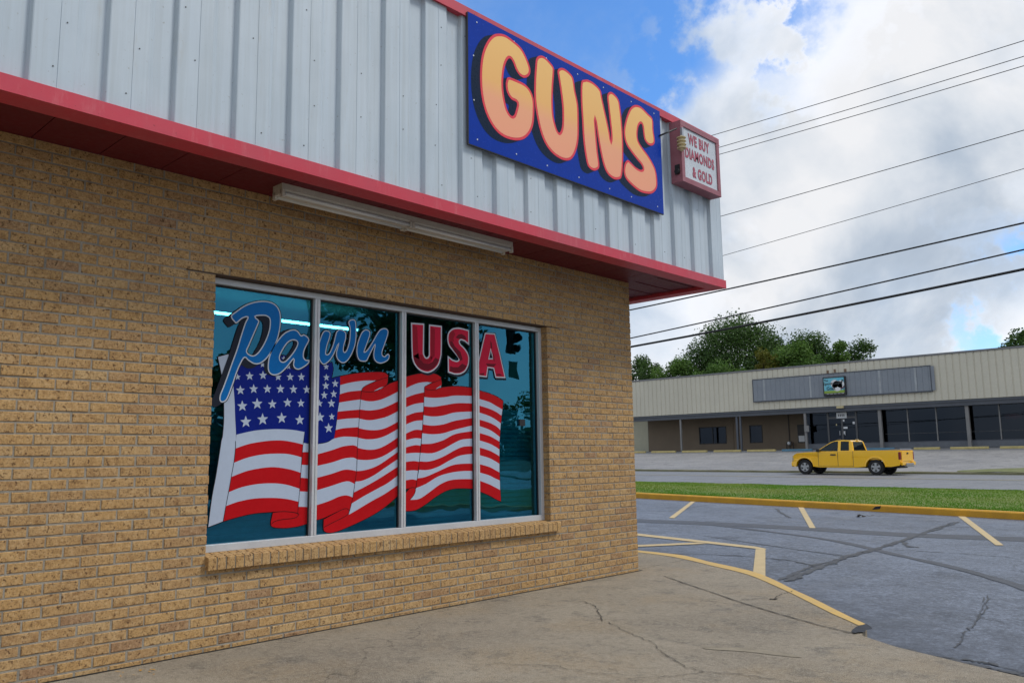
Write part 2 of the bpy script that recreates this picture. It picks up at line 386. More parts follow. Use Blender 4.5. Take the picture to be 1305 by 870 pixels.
M['wire']=mat('wire_sheath',(.012,.012,.014),.6,var=0)
M['wire_grey']=mat('bare_wire',(.05,.05,.055),.5,var=0)
M['cream']=mat('cream_ceramic',(.62,.52,.28),.35,var=.1)
M['roof']=mat('roof_membrane',(.25,.25,.25),.9)
M['skin']=mat('skin',(.42,.24,.17),.6,var=.03)
M['shirt']=mat('shirt_cloth',(.06,.07,.10),.9,var=.05)
M['hair']=mat('hair',(.03,.02,.015),.8)
M['sky_panel']=mat('sign_sky_blue',(.03,.42,.62),.4,col2=(.25,.55,.62),var=.1,vs=.9)
M['sign_green']=mat('sign_lime',(.28,.42,.05),.4,var=.1)
M['plain_white']=mat('plain_white',(.72,.74,.76),.5,var=.05)
M['print_dark']=mat('print_dark',(.02,.025,.03),.5)
M['street_green']=mat('street_sign_green',(.02,.18,.10),.5)
def emis(name,col,s):
    m,nt,bs=new_mat(name); bs.inputs['Emission Color'].default_value=(*col,1); bs.inputs['Emission Strength'].default_value=s
    bs.inputs['Base Color'].default_value=(*col,1); return m
M['lamp']=emis('lit_tube',(1,.97,.92),16.0)
M['neon']=emis('red_neon',(1,.03,.05),.9)

# ------------------------------------------------------------------ polygon helpers
def crop(x0,y0,s,pts): return [(x0+a/s,y0+b/s) for a,b in pts]
def catmull(pts,n=5,closed=True):
    out=[];L=len(pts)
    rng=range(L) if closed else range(L-1)
    for i in rng:
        g=(lambda k:pts[k%L]) if closed else (lambda k:pts[clamp(k,0,L-1)])
        p0,p1,p2,p3=g(i-1),g(i),g(i+1),g(i+2)
        for k in range(n):
            t=k/n
            out.append(tuple(.5*((2*p1[j])+(-p0[j]+p2[j])*t+(2*p0[j]-5*p1[j]+4*p2[j]-p3[j])*t*t+(-p0[j]+3*p1[j]-3*p2[j]+p3[j])*t**3) for j in range(len(p1))))
    if not closed: out.append(tuple(pts[-1]))
    return out
def area(p): return .5*sum(p[i][0]*p[(i+1)%len(p)][1]-p[(i+1)%len(p)][0]*p[i][1] for i in range(len(p)))
def offset(p,d):
    """outward offset (d>0) of a closed 2d loop"""
    s=1 if area(p)>0 else -1; out=[];L=len(p)
    for i in range(L):
        a,b,c=Vector(p[i-1]),Vector(p[i]),Vector(p[(i+1)%L])
        e1=(b-a);e2=(c-b)
        if e1.length<1e-9 or e2.length<1e-9: out.append(tuple(b)); continue
        e1.normalize();e2.normalize()
        n1=Vector((e1.y,-e1.x))*s;n2=Vector((e2.y,-e2.x))*s
        n=n1+n2
        if n.length<1e-6: n=n1
        n.normalize(); k=1/max(.5,n.dot(n1)); q=b+n*d*k; out.append((q.x,q.y))
    return out
def flat(mb,loops,X,mi=0,axis='x'):
    """fill 2d loops (outer + holes) in plane X=const (coords y,z)"""
    L=[[Vector((a,b,0)) for a,b in l] for l in loops]
    tr=tessellate_polygon(L); pts=[q for l in L for q in l]
    base=len(mb.v)
    for q in pts:
        mb.v.append((X,q.x,q.y) if axis=='x' else (q.x,X,q.y) if axis=='y' else (q.x,q.y,X))
    for t in tr:
        a,b,c=(pts[i] for i in t)
        cr=(b.x-a.x)*(c.y-a.y)-(b.y-a.y)*(c.x-a.x)
        if abs(cr)<1e-12: continue
        t=list(t)
        want=1 if axis in('x','z') else -1
        if cr*want<0: t=t[::-1]
        # for axis y faces look to -Y
        mb.f.append([base+i for i in t]); mb.m.append(mi); mb.c.append(None)
def to_x(pts,X): return [(p.y,p.z) for p in (onx(a,b,X) for a,b in pts)]
def sheet(name,loop,zf,m,parent=None,step=None,off=0.0):
    """ground sheet: polygon cut into a grid and draped on zf"""
    bm=bmesh.new(); vs=[bm.verts.new((a,b,0)) for a,b in loop]
    f=bm.faces.new(vs)
    if f.normal.z<0 or area(loop)<0: f.normal_flip()
    bmesh.ops.triangulate(bm,faces=bm.faces[:])
    if step:
        xs=[a for a,b in loop];ys=[b for a,b in loop]
        x=min(xs)+step
        while x<max(xs):
            bmesh.ops.bisect_plane(bm,geom=bm.verts[:]+bm.edges[:]+bm.faces[:],plane_co=(x,0,0),plane_no=(1,0,0)); x+=step
        y=min(ys)+step
        while y<max(ys):
            bmesh.ops.bisect_plane(bm,geom=bm.verts[:]+bm.edges[:]+bm.faces[:],plane_co=(0,y,0),plane_no=(0,1,0)); y+=step
    for v in bm.verts: v.co.z=zf(v.co.x,v.co.y)+off
    me=bpy.data.meshes.new(name); bm.to_mesh(me); bm.free()
    return link(name,me,m,parent)
def ribbon(mb,pts,w,zf,off,mi=0,jit=0.0):
    """strip of width w (or list) draped along 2d ground points"""
    P=[Vector(p[:2]) for p in pts]
    for i in range(len(P)-1):
        pass
    L=[]
    for i,p in enumerate(P):
        d=(P[min(i+1,len(P)-1)]-P[max(i-1,0)]).normalized(); n=Vector((-d.y,d.x))
        ww=(w[i] if isinstance(w,(list,tuple)) else w)*(1+random.uniform(-jit,jit))/2
        a=p+n*ww;b=p-n*ww
        L.append(((a.x,a.y,zf(a.x,a.y)+off),(b.x,b.y,zf(b.x,b.y)+off)))
    for i in range(len(L)-1): mb.face([L[i][1],L[i+1][1],L[i+1][0],L[i][0]],mi)
def text_mesh(name,body,width,height,m,parent,place,bold=.0,ext=0.002,sp=1.0):
    cu=bpy.data.curves.new(name,'FONT'); cu.body=body; cu.size=1; cu.align_x='CENTER'; cu.align_y='CENTER'; cu.offset=bold; cu.resolution_u=3; cu.extrude=ext; cu.space_character=sp
    to=bpy.data.objects.new('tmp',cu); COL.objects.link(to)
    dg=bpy.context.evaluated_depsgraph_get(); dg.update()
    me=bpy.data.meshes.new_from_object(to.evaluated_get(dg)); bpy.data.objects.remove(to)
    xs=[v.co.x for v in me.vertices];ys=[v.co.y for v in me.vertices]
    cx,cy=(min(xs)+max(xs))/2,(min(ys)+max(ys))/2; sx=width/(max(xs)-min(xs)); sy=height/(max(ys)-min(ys))
    for v in me.vertices:
        v.co=place((v.co.x-cx)*sx,(v.co.y-cy)*sy,v.co.z)
    me.materials.clear(); me.name=name
    return link(name,me,m,parent)

# ================================================================== GROUND
def lines(a,b,core,far):
    out=[a]; x=core[0]
    for q in far: 
        if q<core[0] and q>a: out.append(q)
    while x<=core[1]: out.append(x); x+=core[2]
    for q in far:
        if q>core[1] and q<b: out.append(q)
    out.append(b); return sorted(set(out))
xs=lines(-900,900,(-60,40,2.5),(-400,-200,-110,-80,60,100,200,400))
ys=sorted(set(lines(-900,1200,(-16,64,2.0),(-300,-120,-50,-25,80,110,180,400,700))+[22.0,22.2,29.0,39.6,40.2,56.5]))
vs=[(x,y,gz(x,y)-.05) for y in ys for x in xs]; nx=len(xs)
fs=[(j*nx+i,j*nx+i+1,(j+1)*nx+i+1,(j+1)*nx+i) for j in range(len(ys)-1) for i in range(nx-1)]
me=bpy.data.meshes.new('ground'); me.from_pydata(vs,[],fs)
tag(link('ground',me,M['soil']),kind='structure')

lot=sheet('parking_lot',[(-40,-14),(30,-14),(30,KY-.004),(-40,KY-.004)],lotz,M['lot'],step=3)
tag(lot,kind='structure')
tag(sheet('grass_strip',[(-60,22.15),(40,22.15),(40,29.0),(-60,29.0)],grassz,M['grass'],step=1.0),kind='structure')
road=tag(sheet('road',[(-80,29.0),(60,29.0),(60,39.6),(-80,39.6)],roadz,M['road'],step=3,off=-.01),kind='structure')
tag(sheet('roadside_verge',[(-80,39.6),(60,39.6),(60,40.25),(-80,40.25)],lambda x,y:farz(x,y)+.03*noise.noise((x*.9,y*3,0)),M['verge'],step=.5,off=.012),kind='structure')
farlot=tag(sheet('far_parking_lot',[(-60,40.2),(30,40.2),(30,56.6),(-60,56.6)],farz,M['lot_far'],step=2,off=0.0),kind='structure')
tag(sheet('shopfront_pavement',[(-60,56.6),(30,56.6),(30,62),(-60,62)],lambda x,y:farz(x,56.5)+.02,M['concrete'],step=4),kind='structure')
# gutter kerb of the far side of the road
mb=MB()
for i in range(-60,40,4):
    for (a,b) in ((i,i+4),):
        z0,z1=roadz(a,39.6),roadz(b,39.6)
        mb.face([(a,39.5,z0-.05),(b,39.5,z1-.05),(b,39.5,z1+.05),(a,39.5,z0+.05)]); mb.face([(a,39.5,z0+.05),(b,39.5,z1+.05),(b,39.7,z1+.07),(a,39.7,z0+.07)])
tag(mb.build('road_gutter',M['verge']),kind='structure')
# worn weedy patch at the edge of the far lot
pl=[(-11.2,40.35),(-9.6,40.3),(-7,40.3),(-3,40.3),(-2.5,41.5),(-5,42.3),(-7.2,42.0),(-8.6,42.6),(-9.8,41.9),(-10.9,41.2)]
tag(sheet('weedy_patch',[(a+.15*noise.noise((a*3,b*3,0)),b+.2*noise.noise((a*2,b*2,5))) for a,b in catmull(pl,5)],farz,M['verge_weed'],off=.02,step=.5),kind='structure')
# lane lines and patches on the road
mb=MB()
for (y,w) in ((34.2,.12),(34.5,.12)):
    ribbon(mb,[(x,y) for x in range(-60,41,2)],w,roadz,.003)
mb.build('lane_line',mat('faded_yellow_line',(.36,.31,.16),.7,var=.25,vs=4),road)
mb=MB()
for i in range(-60,40,9): ribbon(mb,[(i,37.0-5.6),(i+2.5,37.0-5.6)],.11,roadz,.003)
ribbon(mb,[(x,39.2) for x in range(-60,-7,2)],.10,roadz,.003)
mb.build('edge_line',mat('faded_white_line',(.42,.42,.42),.7,var=.2,vs=4),road)

# ---- lot markings, seams, tyre marks  (crop 780,600 at 2.486)
def L7(pts,f=lotz): return [onf(780+a/2.486,600+b/2.486,f) for a,b in pts]
def drape(name,pxs,m,parent,off,f=lotz):
    lp=[(p.x,p.y) for p in L7(pxs,f)]
    return sheet(name,lp,f,m,parent,off=off,step=None)
for q in ([(250,97),(264,97),(197,150),(180,149)],[(589,114),(606,114),(645,181),(626,181)],[(1092,141),(1115,141),(1241,236),(1216,236)],
          [(60,196),(455,240),(488,247),(486,251),(455,247),(60,203)],[(455,248),(486,250),(486,340),(447,322)],[(60,236),(270,227),(300,231),(60,242)]):
    drape('painted_line',q,M['line_yellow'],lot,.008)
mb=MB()
def rib7(pts,w,off,m=0,jit=0,f=lotz):
    P=[(a,b) for a,b in pts]; g=L7(P,f); ribbon(mb,catmull([(p.x,p.y) for p in g],5,False),w,f,off,m,jit)
rib7([(-60,150),(85,157),(300,166),(600,181),(900,200),(1305,216),(1500,222)],.85,.004)
rib7([(270,165),(480,190),(700,220),(900,265),(1100,310),(1305,370),(1450,430)],.16,.005,0,.2)
rib7([(290,205),(560,245),(760,272)],.035,.005,0,.3)
mb.build('tyre_mark',M['skid'],lot)
def jag(pts,amp=5,n=6):
    out=[]
    for i in range(len(pts)-1):
        for k in range(n):
            t=k/n; a,b=pts[i],pts[i+1]; out.append((lerp(a[0],b[0],t)+random.uniform(-amp,amp)*(k>0),lerp(a[1],b[1],t)+random.uniform(-amp,amp)*.4*(k>0)))
    out.append(pts[-1]); return out
mb=MB()
def seam(pts,w,off=.006,amp=5,f=lotz,jit=.45):
    for q in range(4 if w>.08 else 1):
        sh=(q-1.5)*w*.33 if w>.08 else 0
        g=L7(jag(pts,amp*(1.5 if w>.08 else 1),8),f); ribbon(mb,[(p.x+sh*.4,p.y+sh) for p in g],(w*.33 if w>.08 else w),f,off+.0006*q,0,.85)
seam([(1095,162),(1000,192),(920,222),(850,242),(760,265),(700,290),(640,312),(560,348)],.10)
seam([(920,222),(940,240),(965,240)],.05); seam([(880,235),(770,268),(650,296),(590,320),(530,345)],.05)
seam([(85,262),(300,264),(450,272),(560,283),(620,295),(645,305)],.035,amp=2)
seam([(830,248),(1000,255),(1150,265),(1305,277)],.025,amp=2); seam([(600,140),(700,150),(860,165),(1305,188)],.02,amp=2)
seam([(520,120),(540,135),(565,148)],.06); seam([(85,128),(180,128),(300,108)],.02,amp=2)
seam([(1190,395),(1175,440),(1150,480),(1115,520),(1085,560)],.010,amp=8)
seam([(1170,400),(1190,430),(1160,470)],.008,amp=8)
seam([(800,530),(900,560),(1000,585),(1100,605),(1200,625),(1305,650)],.045,amp=6)  # crack along the slab edge, with its shadow line painted in
seam([(1030,590),(1130,600),(1200,610),(1305,640)],.03,amp=6)
mb.build('tar_seam_and_shadow',M['tar'],lot)

YC_=7.83
M['contact_line']=mat('contact_line_dark',(.018,.016,.013),.95)
# ---- concrete apron
def Z0f(x,y): return 0.0
K=lambda a:[(lambda p:(p.x,p.y))(onz(800+x/4.078,670+y/4.078,0)) for x,y in a]
outer=catmull(K([(55,127),(180,140),(300,155),(420,185),(550,213),(660,240),(760,280),(860,330),(960,375),(1060,425),(1150,470),(1240,512)]),3,False)
inner=catmull(K([(55,137),(200,155),(320,178),(450,210),(560,235),(650,262),(740,300),(850,350),(960,405),(1060,455),(1140,490),(1200,518)]),3,False)
apr=[(lambda p:(p.x,p.y))(onz(780+a/2.486,600+b/2.486,0)) for a,b in ((790,520),(900,556),(1050,592),(1200,628),(1305,652))]
o0=outer[0]; left=(-22,o0[1]+(-22-o0[0])*-.27)
conc=[left]+outer+apr+[(3.0,3.2),(9,0.5),(9,-12),(-5.62,-12),(-5.62,7.70),(-22,7.70)]
C=sheet('concrete_apron',conc,Z0f,M['concrete'],step=2.0)
tag(C,kind='structure')
mbk=MB(); mb=MB()  # kerb edge of the apron, down to the lot
edge=[left]+outer+apr+[(3.0,3.2),(9,.5)]
for a,b in zip(edge[:-1],edge[1:]):
    (mb if b in outer else mbk).face([(a[0],a[1],0),(b[0],b[1],0),(b[0],b[1],lotz(*b)-.1),(a[0],a[1],lotz(*a)-.1)])
mb.build('kerb_face',M['edge_yellow'],C); mbk.build('slab_edge',M['concrete'],C)
mb=MB(); yy_=-1.0
while yy_<YC_-.02:
    e_=yy_+.12; a_=.010+.012*abs(noise.noise((yy_*2.3,0,0)))+.006; b_=.010+.012*abs(noise.noise((e_*2.3,0,0)))+.006
    mb.face([(-5.52,yy_,.003),(-5.505+a_,yy_,.003),(-5.505+b_,e_,.003),(-5.52,e_,.003)]); yy_=e_
mb.build('wall_foot_line',M['contact_line'],C)  # narrow dark contact line painted where the wall meets the concrete
# painted band on the edge
mb=MB(); n=min(len(outer),len(inner))
io=[(-22,left[1])]+outer; ii=[(-22,left[1]-.16)]+inner
for i in range(len(io)-1):
    mb.face([(*ii[i],.004),(*ii[i+1],.004),(*io[i+1],.004),(*io[i],.004)])
mb.build('painted_edge',M['edge_yellow'],C)
# asphalt spill at the end of the band
sp=catmull(K([(1163,552),(1178,536),(1198,524),(1222,519),(1240,514),(1254,522),(1268,533),(1268,541),(1240,547),(1228,557),(1200,557),(1180,562)]),2)
sheet('asphalt_patch',sp,Z0f,mat('loose_tar',(.045,.050,.064),.8,var=.3,vs=20,bstr=.8,bsc=60),C,off=.010)
mb=MB()
def cline(pts,w,amp=1.5,jit=.4,sc=4.078,ox=800,oy=670):
    g=[onz(ox+a/sc,oy+b/sc,0) for a,b in jag(pts,amp,9)]; ribbon(mb,[(p.x,p.y) for p in g],w*.55,Z0f,.006,0,jit)
cline([(190,262),(300,300),(450,350),(600,402),(800,462),(1000,518),(1160,556)],.024)
cline([(50,228),(75,222),(180,200),(290,178)],.010)
cline([(590,385),(680,378),(760,380),(790,360),(862,338)],.012,6)
cline([(740,380),(765,383),(775,378)],.035,3)
cline([(50,660),(200,650),(300,637),(450,650),(560,668),(700,690)],.010,5,.6,2.486,780,600)
cline([(-10,480),(60,515),(120,540),(180,590),(230,620),(290,638)],.009,6,.6,2.486,780,600)
cline([(1165,228),(1195,240),(1210,275)],.012,3,.5,1.8125,100,640)
cline([(960,372),(1100,378),(1180,395),(1305,400)],.008,5,.6,1.8125,100,640)
mb.build('concrete_joint',mat('joint_dirt',(.065,.058,.048),.9),C)
mb=MB()
for k in range(14):
    p=onz(random.uniform(150,205),random.uniform(852,864),0)
    mb.face([(p.x+random.uniform(-.03,.03),p.y+random.uniform(-.02,.02),.005) for _ in range(3)])
mb.build('paint_speck',M['kerb_yellow'],C)
# faint ochre stain line on concrete
drape_pts=[onz(780+a/2.486,600+b/2.486,0) for a,b in ((300,556),(420,560),(540,575),(600,590),(540,586),(420,572),(300,564))]
sheet('ochre_stain',catmull([(p.x,p.y) for p in drape_pts],4),Z0f,mat('ochre_stain',(.33,.285,.21),.9,var=.2,vs=8),C,off=.003)

# ---- yellow kerb of the grass strip
mb=MB(); 
for i in range(-40,30):
    x0,x1=i,i+1
    a0,a1=lotz(x0,KY)-.1,lotz(x1,KY)-.1; b0,b1=kerbz(x0),kerbz(x1)
    j=.006*math.sin(i*1.7)
    P=[(KY,a0,a1),(KY,b0-.03,b1-.03),(KY+.03,b0,b1),(KY+.16,b0+.004,b1+.004),(KY+.16,a0,a1)]
    for (ya,za,zb),(yc,zc,zd) in zip(P[:-1],P[1:]):
        mb.face([(x0,ya,za),(x1,ya,zb),(x1,yc,zd),(x0,yc,zc)])
kb=tag(mb.build('kerb',M['kerb_yellow']),kind='structure')
mb=MB()
for x,w in ((-8.05,.12),(-17,.06)):
    z=kerbz(x); mb.face([(x-w,KY-.004,z-.12),(x+w*.7,KY-.004,z-.10),(x+w,KY-.004,z-.02),(x-w*.2,KY-.004,z-.04)])
mb.build('kerb_chip',M['tar'],kb)

# ---- grass blades
mb=MB()
rg=random.Random(3)
for k in range(90000):
    x=rg.uniform(-27,1); t=rg.random(); y=22.2+6.85*(t**1.0 if k%3 else (rg.random()**3))
    if k%9==0: y=28.7+rg.random()*.35
    z=grassz(x,y); h=rg.uniform(.015,.045)*(1+.6*(noise.noise((x*.7,y*.7,0))));a=rg.uniform(0,6.28);w=rg.uniform(.008,.018)
    dx,dy=math.cos(a)*w,math.sin(a)*w; lx,ly=rg.uniform(-.035,.035),rg.uniform(-.035,.035)
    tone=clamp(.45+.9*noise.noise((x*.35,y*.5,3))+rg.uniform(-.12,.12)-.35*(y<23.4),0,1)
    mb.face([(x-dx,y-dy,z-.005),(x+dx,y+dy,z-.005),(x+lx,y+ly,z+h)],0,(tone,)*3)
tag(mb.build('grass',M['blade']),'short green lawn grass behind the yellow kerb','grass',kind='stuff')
# fallen leaves etc. on the lot : tiny bits of litter
mb=MB()
p=onf(1102,659,lotz)
for k in range(9):
    q=p+Vector((random.uniform(-.25,.25),random.uniform(-.15,.15),.02)); mb.face([q+Vector((random.uniform(-.08,.08),random.uniform(-.08,.08),random.uniform(-.01,.05))) for _ in range(4)])
tag(mb.build('leaf_litter',mat('dead_leaf',(.05,.04,.03),.9)),'small dark scrap of dead leaves lying on the asphalt near the kerb','litter')

# ================================================================== PAWN SHOP
DW=-5.51; YC=7.83; YS=-9.0; ZS=3.276
SX=-4.807; YE=8.81; ZT=5.11; XB=-20.0
shop=empty('pawn_shop_building',(DW,YC,0),'tan brick corner shop with a grey ribbed metal fascia and red trim','building')
SL=rel(shop)
WY0,WY1,WZ0,WZ1=2.748,6.348,0.646,2.598    # window opening
BL,BC,MJ=0.2032,0.0677,0.010
rb=random.Random(11)
# mortar body of the front wall (with opening) and side wall
mb=MB(); mx=DW-.0045
def wallbox(y0,y1,z0,z1): mb.box((mx,y0,z0),(mx-.20,y1,z1))
wallbox(YS,WY0-.006,-.3,ZS+.05); wallbox(WY1+.006,YC-.007,-.3,ZS+.05); wallbox(WY0-.006,WY1+.006,-.3,WZ0-.012); wallbox(WY0-.006,WY1+.006,WZ1+.006,ZS+.05)
mb.box((mx-.2,YC-.007,-.3),(XB,YC-.2,ZS+.05))
mb.build('mortar_bed',M['mortar'],shop,local=SL)
def brickbox(mb,a,b,ax='x'):
    """one brick: box with chamfered front and a little wobble"""
    tone=rb.random()
    if rb.random()<.05: tone*=.3
    sh=(tone,rb.random(),rb.random())
    x0,x1=a[0],b[0]; j=lambda s=.0018: rb.uniform(-s,s)
    push=rb.uniform(-.0025,.002)
    if ax=='x': # front face at x1
        X=x1+push; ch=.004
        y0,y1,z0,z1=a[1]+j(),b[1]+j(),a[2]+j(.001),b[2]+j(.001)
        f=[(X,y0+ch,z0+ch),(X,y1-ch,z0+ch),(X,y1-ch,z1-ch),(X,y0+ch,z1-ch)]; g=[(X-ch,y0,z0),(X-ch,y1,z0),(X-ch,y1,z1),(X-ch,y0,z1)]; h=[(x0,y0,z0),(x0,y1,z0),(x0,y1,z1),(x0,y0,z1)]
    else:       # front face at y = b[1], looking +Y ; run along x
        Y=b[1]+push; ch=.004; y0=a[1]
        xa,xb,z0,z1=a[0]+j(),b[0]+j(),a[2]+j(.001),b[2]+j(.001)
        f=[(xb-ch,Y,z0+ch),(xa+ch,Y,z0+ch),(xa+ch,Y,z1-ch),(xb-ch,Y,z1-ch)]; g=[(xb,Y-ch,z0),(xa,Y-ch,z0),(xa,Y-ch,z1),(xb,Y-ch,z1)]; h=[(xb,y0,z0),(xa,y0,z0),(xa,y0,z1),(xb,y0,z1)]
    mb.face(f,0,sh)
    for k in range(4):
        l=(k+1)%4; mb.face([g[k],g[l],f[l],f[k]],0,sh); mb.face([h[k],h[l],g[l],g[k]],0,sh)
mb=MB()
zc=WZ0-BC*14   # course grid aligned to the sill
ncourse=0; z=zc
while z<ZS-.005:
    odd=ncourse%2; zz1=min(z+BC-MJ,ZS+.02)
    y=YS+ (BL/2 if odd else 0)
    # align joints to the building corner
    y=YC-BL*int((YC-YS)/BL) - (BL/2 if odd else 0)
    inwin = (z+BC-MJ>WZ0+.01) and (z<WZ1-.01)
    insill= (z>WZ0-.12) and (z<WZ0-.005)
    while y<YC-.01:
        ya,yb=y+MJ/2,min(y+BL-MJ/2,YC)
        if yb>YC-.02: yb=YC
        segs=[(ya,yb)]
        if inwin:
            ns=[]
            for s,e in segs:
                if e<=WY0 or s>=WY1: ns.append((s,e))
                else:
                    if s<WY0-.02: ns.append((s,WY0))
                    if e>WY1+.02: ns.append((WY1,e))
            segs=ns
        for s,e in segs:
            if e-s>.015: brickbox(mb,(DW-.10,s,z),(DW,e,zz1))
        y+=BL
    # side wall bricks (looking +Y)
    x=DW-(BL/2 if odd else 0) ; first=True
    x1=DW
    off=BL if not odd else BL/2
    xa=DW-.10-MJ
    while xa>-12.5:
        brickbox(mb,(max(xa-BL+MJ,-12.6),YC-.1,z),(xa,YC,zz1),'y'); xa-=BL
    # window jamb returns (deeper bricks)
    if inwin:
        for (yy,s) in ((WY0,-1),(WY1,1)):
            sh=(rb.random(),rb.random(),.5); mb.box((DW-.10,yy+s*.0,z),(DW-.195,yy+s*.1,zz1),0,sh)
    ncourse+=1; z+=BC
mb.build('brick_wall',M['brick'],shop,local=SL)
# steel angle line above the window
mb=MB(); mb.box((DW+.002,WY0-.22,WZ1+.004),(DW-.12,WY1+.20,WZ1+.010)); mb.build('lintel',mat('rust_angle',(.10,.06,.04),.9),shop,local=SL)
# rowlock sill
mb=MB(); y=WY0-.005; k=0
while y<WY1+.10:
    e=min(y+.0585,WY1+.105); sh=(clamp(rb.random()*.8+.15,0,1),.5,.5)
    dz=rb.uniform(-.0015,.0015)
    xo=DW+.045+rb.uniform(-.002,.002); xi=DW-.16; zt=WZ0+.015; zf=WZ0-.022+dz
    lo=WZ0-.105
    a=[(xi,y,lo),(xo,y,lo),(xo,y,zf-.004),(xo-.004,y,zf),(xi,y,zt)]; b=[(p[0],e,p[2]) for p in a]
    mb.face(a,0,sh); mb.face(b[::-1],0,sh)
    for i in range(5): mb.face([a[i],b[i],b[(i+1)%5],a[(i+1)%5]][::-1],0,sh)
    y+=.0677
mb.build('window_sill',M['brick'],shop,local=SL)
mb=MB(); mb.box((DW+.0405,WY0-.003,WZ0-.103),(DW-.15,WY1+.098,WZ0-.027)); mb.build('sill_mortar',M['mortar'],shop,local=SL)
# soffit, fascia trim, siding, coping
mb=MB()
FX=SX+.012; lip=.165
# front soffit panels (ribs run out from the wall), end soffit ribs run along the side
y=YS
while y<YC-.01:
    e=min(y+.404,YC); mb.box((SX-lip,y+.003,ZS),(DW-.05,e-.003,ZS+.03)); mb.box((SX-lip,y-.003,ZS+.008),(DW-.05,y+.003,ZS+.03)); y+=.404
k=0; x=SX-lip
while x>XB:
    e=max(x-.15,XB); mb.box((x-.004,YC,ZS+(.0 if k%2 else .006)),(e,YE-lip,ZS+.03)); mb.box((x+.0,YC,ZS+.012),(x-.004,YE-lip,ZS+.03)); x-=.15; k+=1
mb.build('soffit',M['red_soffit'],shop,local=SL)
mb=MB()
# L shaped fascia trim: front face + bottom flange + inner drop, front and end runs
zf0,zf1=3.240,3.336
mb.box((FX,YS,zf0),(FX-.012,YE+.012,zf1)); mb.box((FX-.012,YS,zf0),(SX-lip,YE-lip,zf0+.012)); mb.box((SX-lip,YS,zf0),(SX-lip-.006,YE-lip,ZS+.03))
mb.box((FX-.012,YE-lip,zf0),(XB,YE+.0,zf0+.0118)); mb.box((FX-.012,YE,zf0+.0002),(XB,YE+.012,zf1)); mb.box((SX-lip-.006,YE-lip,zf0+.012),(XB,YE-lip-.006,ZS+.03))
# sloping top of the trim (drip)
mb.face([(FX,YS,zf1),(FX,YE+.012,zf1),(SX-.05,YE-.04,zf1+.012),(SX-.05,YS,zf1+.012)])
mb.build('fascia_trim',M['red'],shop,local=SL)
mb=MB()
hi=SX-.008; lo=SX-.045; PR=.4045
prof=[(0.0,hi),(.132,hi),(.134,hi-.003),(.136,hi),(.222,hi),(.226,hi-.004),(.262,lo+.006),(.268,lo),(.382,lo),(.386,lo),(PR-.006,hi-.003)]
pts=[]; y=1.29-PR*26
while y<YE:
    for a,x in prof:
        if YS<y+a<YE: pts.append((x,y+a))
    y+=PR
pts=[(hi,YS)]+pts+[(hi,YE)]
zb,zt=3.330,5.03
for (xa,ya),(xb,yb) in zip(pts[:-1],pts[1:]): mb.face([(xa,ya,zb),(xb,yb,zb),(xb,yb,zt),(xa,ya,zt)])
x=hi; pe=[]
while x>XB:
    for a,d in prof:
        if x-a>XB: pe.append((x-a,YE-.0+(d-hi)))
    x-=PR
for (xa,ya),(xb,yb) in zip(pe[:-1],pe[1:]): mb.face([(xa,ya,zb),(xb,yb,zb),(xb,yb,zt),(xa,ya,zt)])
# screws with rust specks
for k in range(1,24):
    yb=1.29-PR*6+PR*k
    for zz in (3.45,3.78,4.12,4.45,4.80):
        if rb.random()<.55:
            yy=yb+rb.choice((.03,.10,.17))+rb.uniform(-.01,.01); z2=zz+rb.uniform(-.05,.05)
            mb.lathe([(.0045,hi-.001),(.0045,hi+.003),(.001,hi+.004)],(0,yy,z2),'x',8,1)
mb.build('metal_siding',[M['panel'],mat('screw_head',(.12,.13,.13),.5,metal=.5)],shop,local=SL)
mb=MB()
mb.box((FX,YS,5.022),(FX-.13,YE+.012,ZT)); mb.box((FX-.13,YE-.11,5.0221),(XB,YE+.012,ZT-.0005)); mb.box((FX+.006,YS,5.018),(FX,YE+.012,5.030))
mb.build('coping',M['red'],shop,local=SL)
mb=MB(); mb.box((SX-.06,YS,4.6),(XB,YE-.06,4.7)); mb.box((XB,YS,-.2),(XB-.2,YC,4.9)); mb.box((SX-.05,YS,3.3),(XB,YS-.2,5.0)); mb.box((DW,YS,-.2),(XB,YS-.2,3.3)); mb.build('roof',M['roof'],shop,local=SL)
mb=MB(); mb.box((SX-.075,YS,3.33),(SX-.085,YE-.075,5.0)); mb.box((SX-.085,YE-.075,3.33),(XB,YE-.085,5.0)); mb.build('wall_backing',M['black'],shop,local=SL)

# ---- window
XF=-5.590; XG=-5.640
win=bpy.data.objects.new('window',None); COL.objects.link(win); win.parent=shop
mb=MB()
fw=.045
mb.box((XF,WY0,WZ0-.0),(XG-.03,WY1,WZ0+.052)); mb.box((XF,WY0,WZ1-.044),(XG-.03,WY1,WZ1))
mb.box((XF,WY0,WZ0+.052),(XG-.03,WY0+.03,WZ1-.044)); mb.box((XF,WY1-.045,WZ0+.052),(XG-.03,WY1,WZ1-.044))
mb.build('window_frame',M['frame'],win,local=SL,bevel=.003)
MY=[3.652,4.537,5.425]
for y in MY:
    mb=MB(); mb.box((XF-.002,y-.024,WZ0+.052),(XG-.03,y-.003,WZ1-.044)); mb.box((XF-.002,y+.003,WZ0+.052),(XG-.03,y+.024,WZ1-.044)); mb.box((XF-.008,y-.003,WZ0+.052),(XG-.03,y+.003,WZ1-.044))
    mb.build('mullion',M['frame'],win,local=SL,bevel=.002)
mb=MB()
e=[WY0+.03]+MY+[WY1-.045]
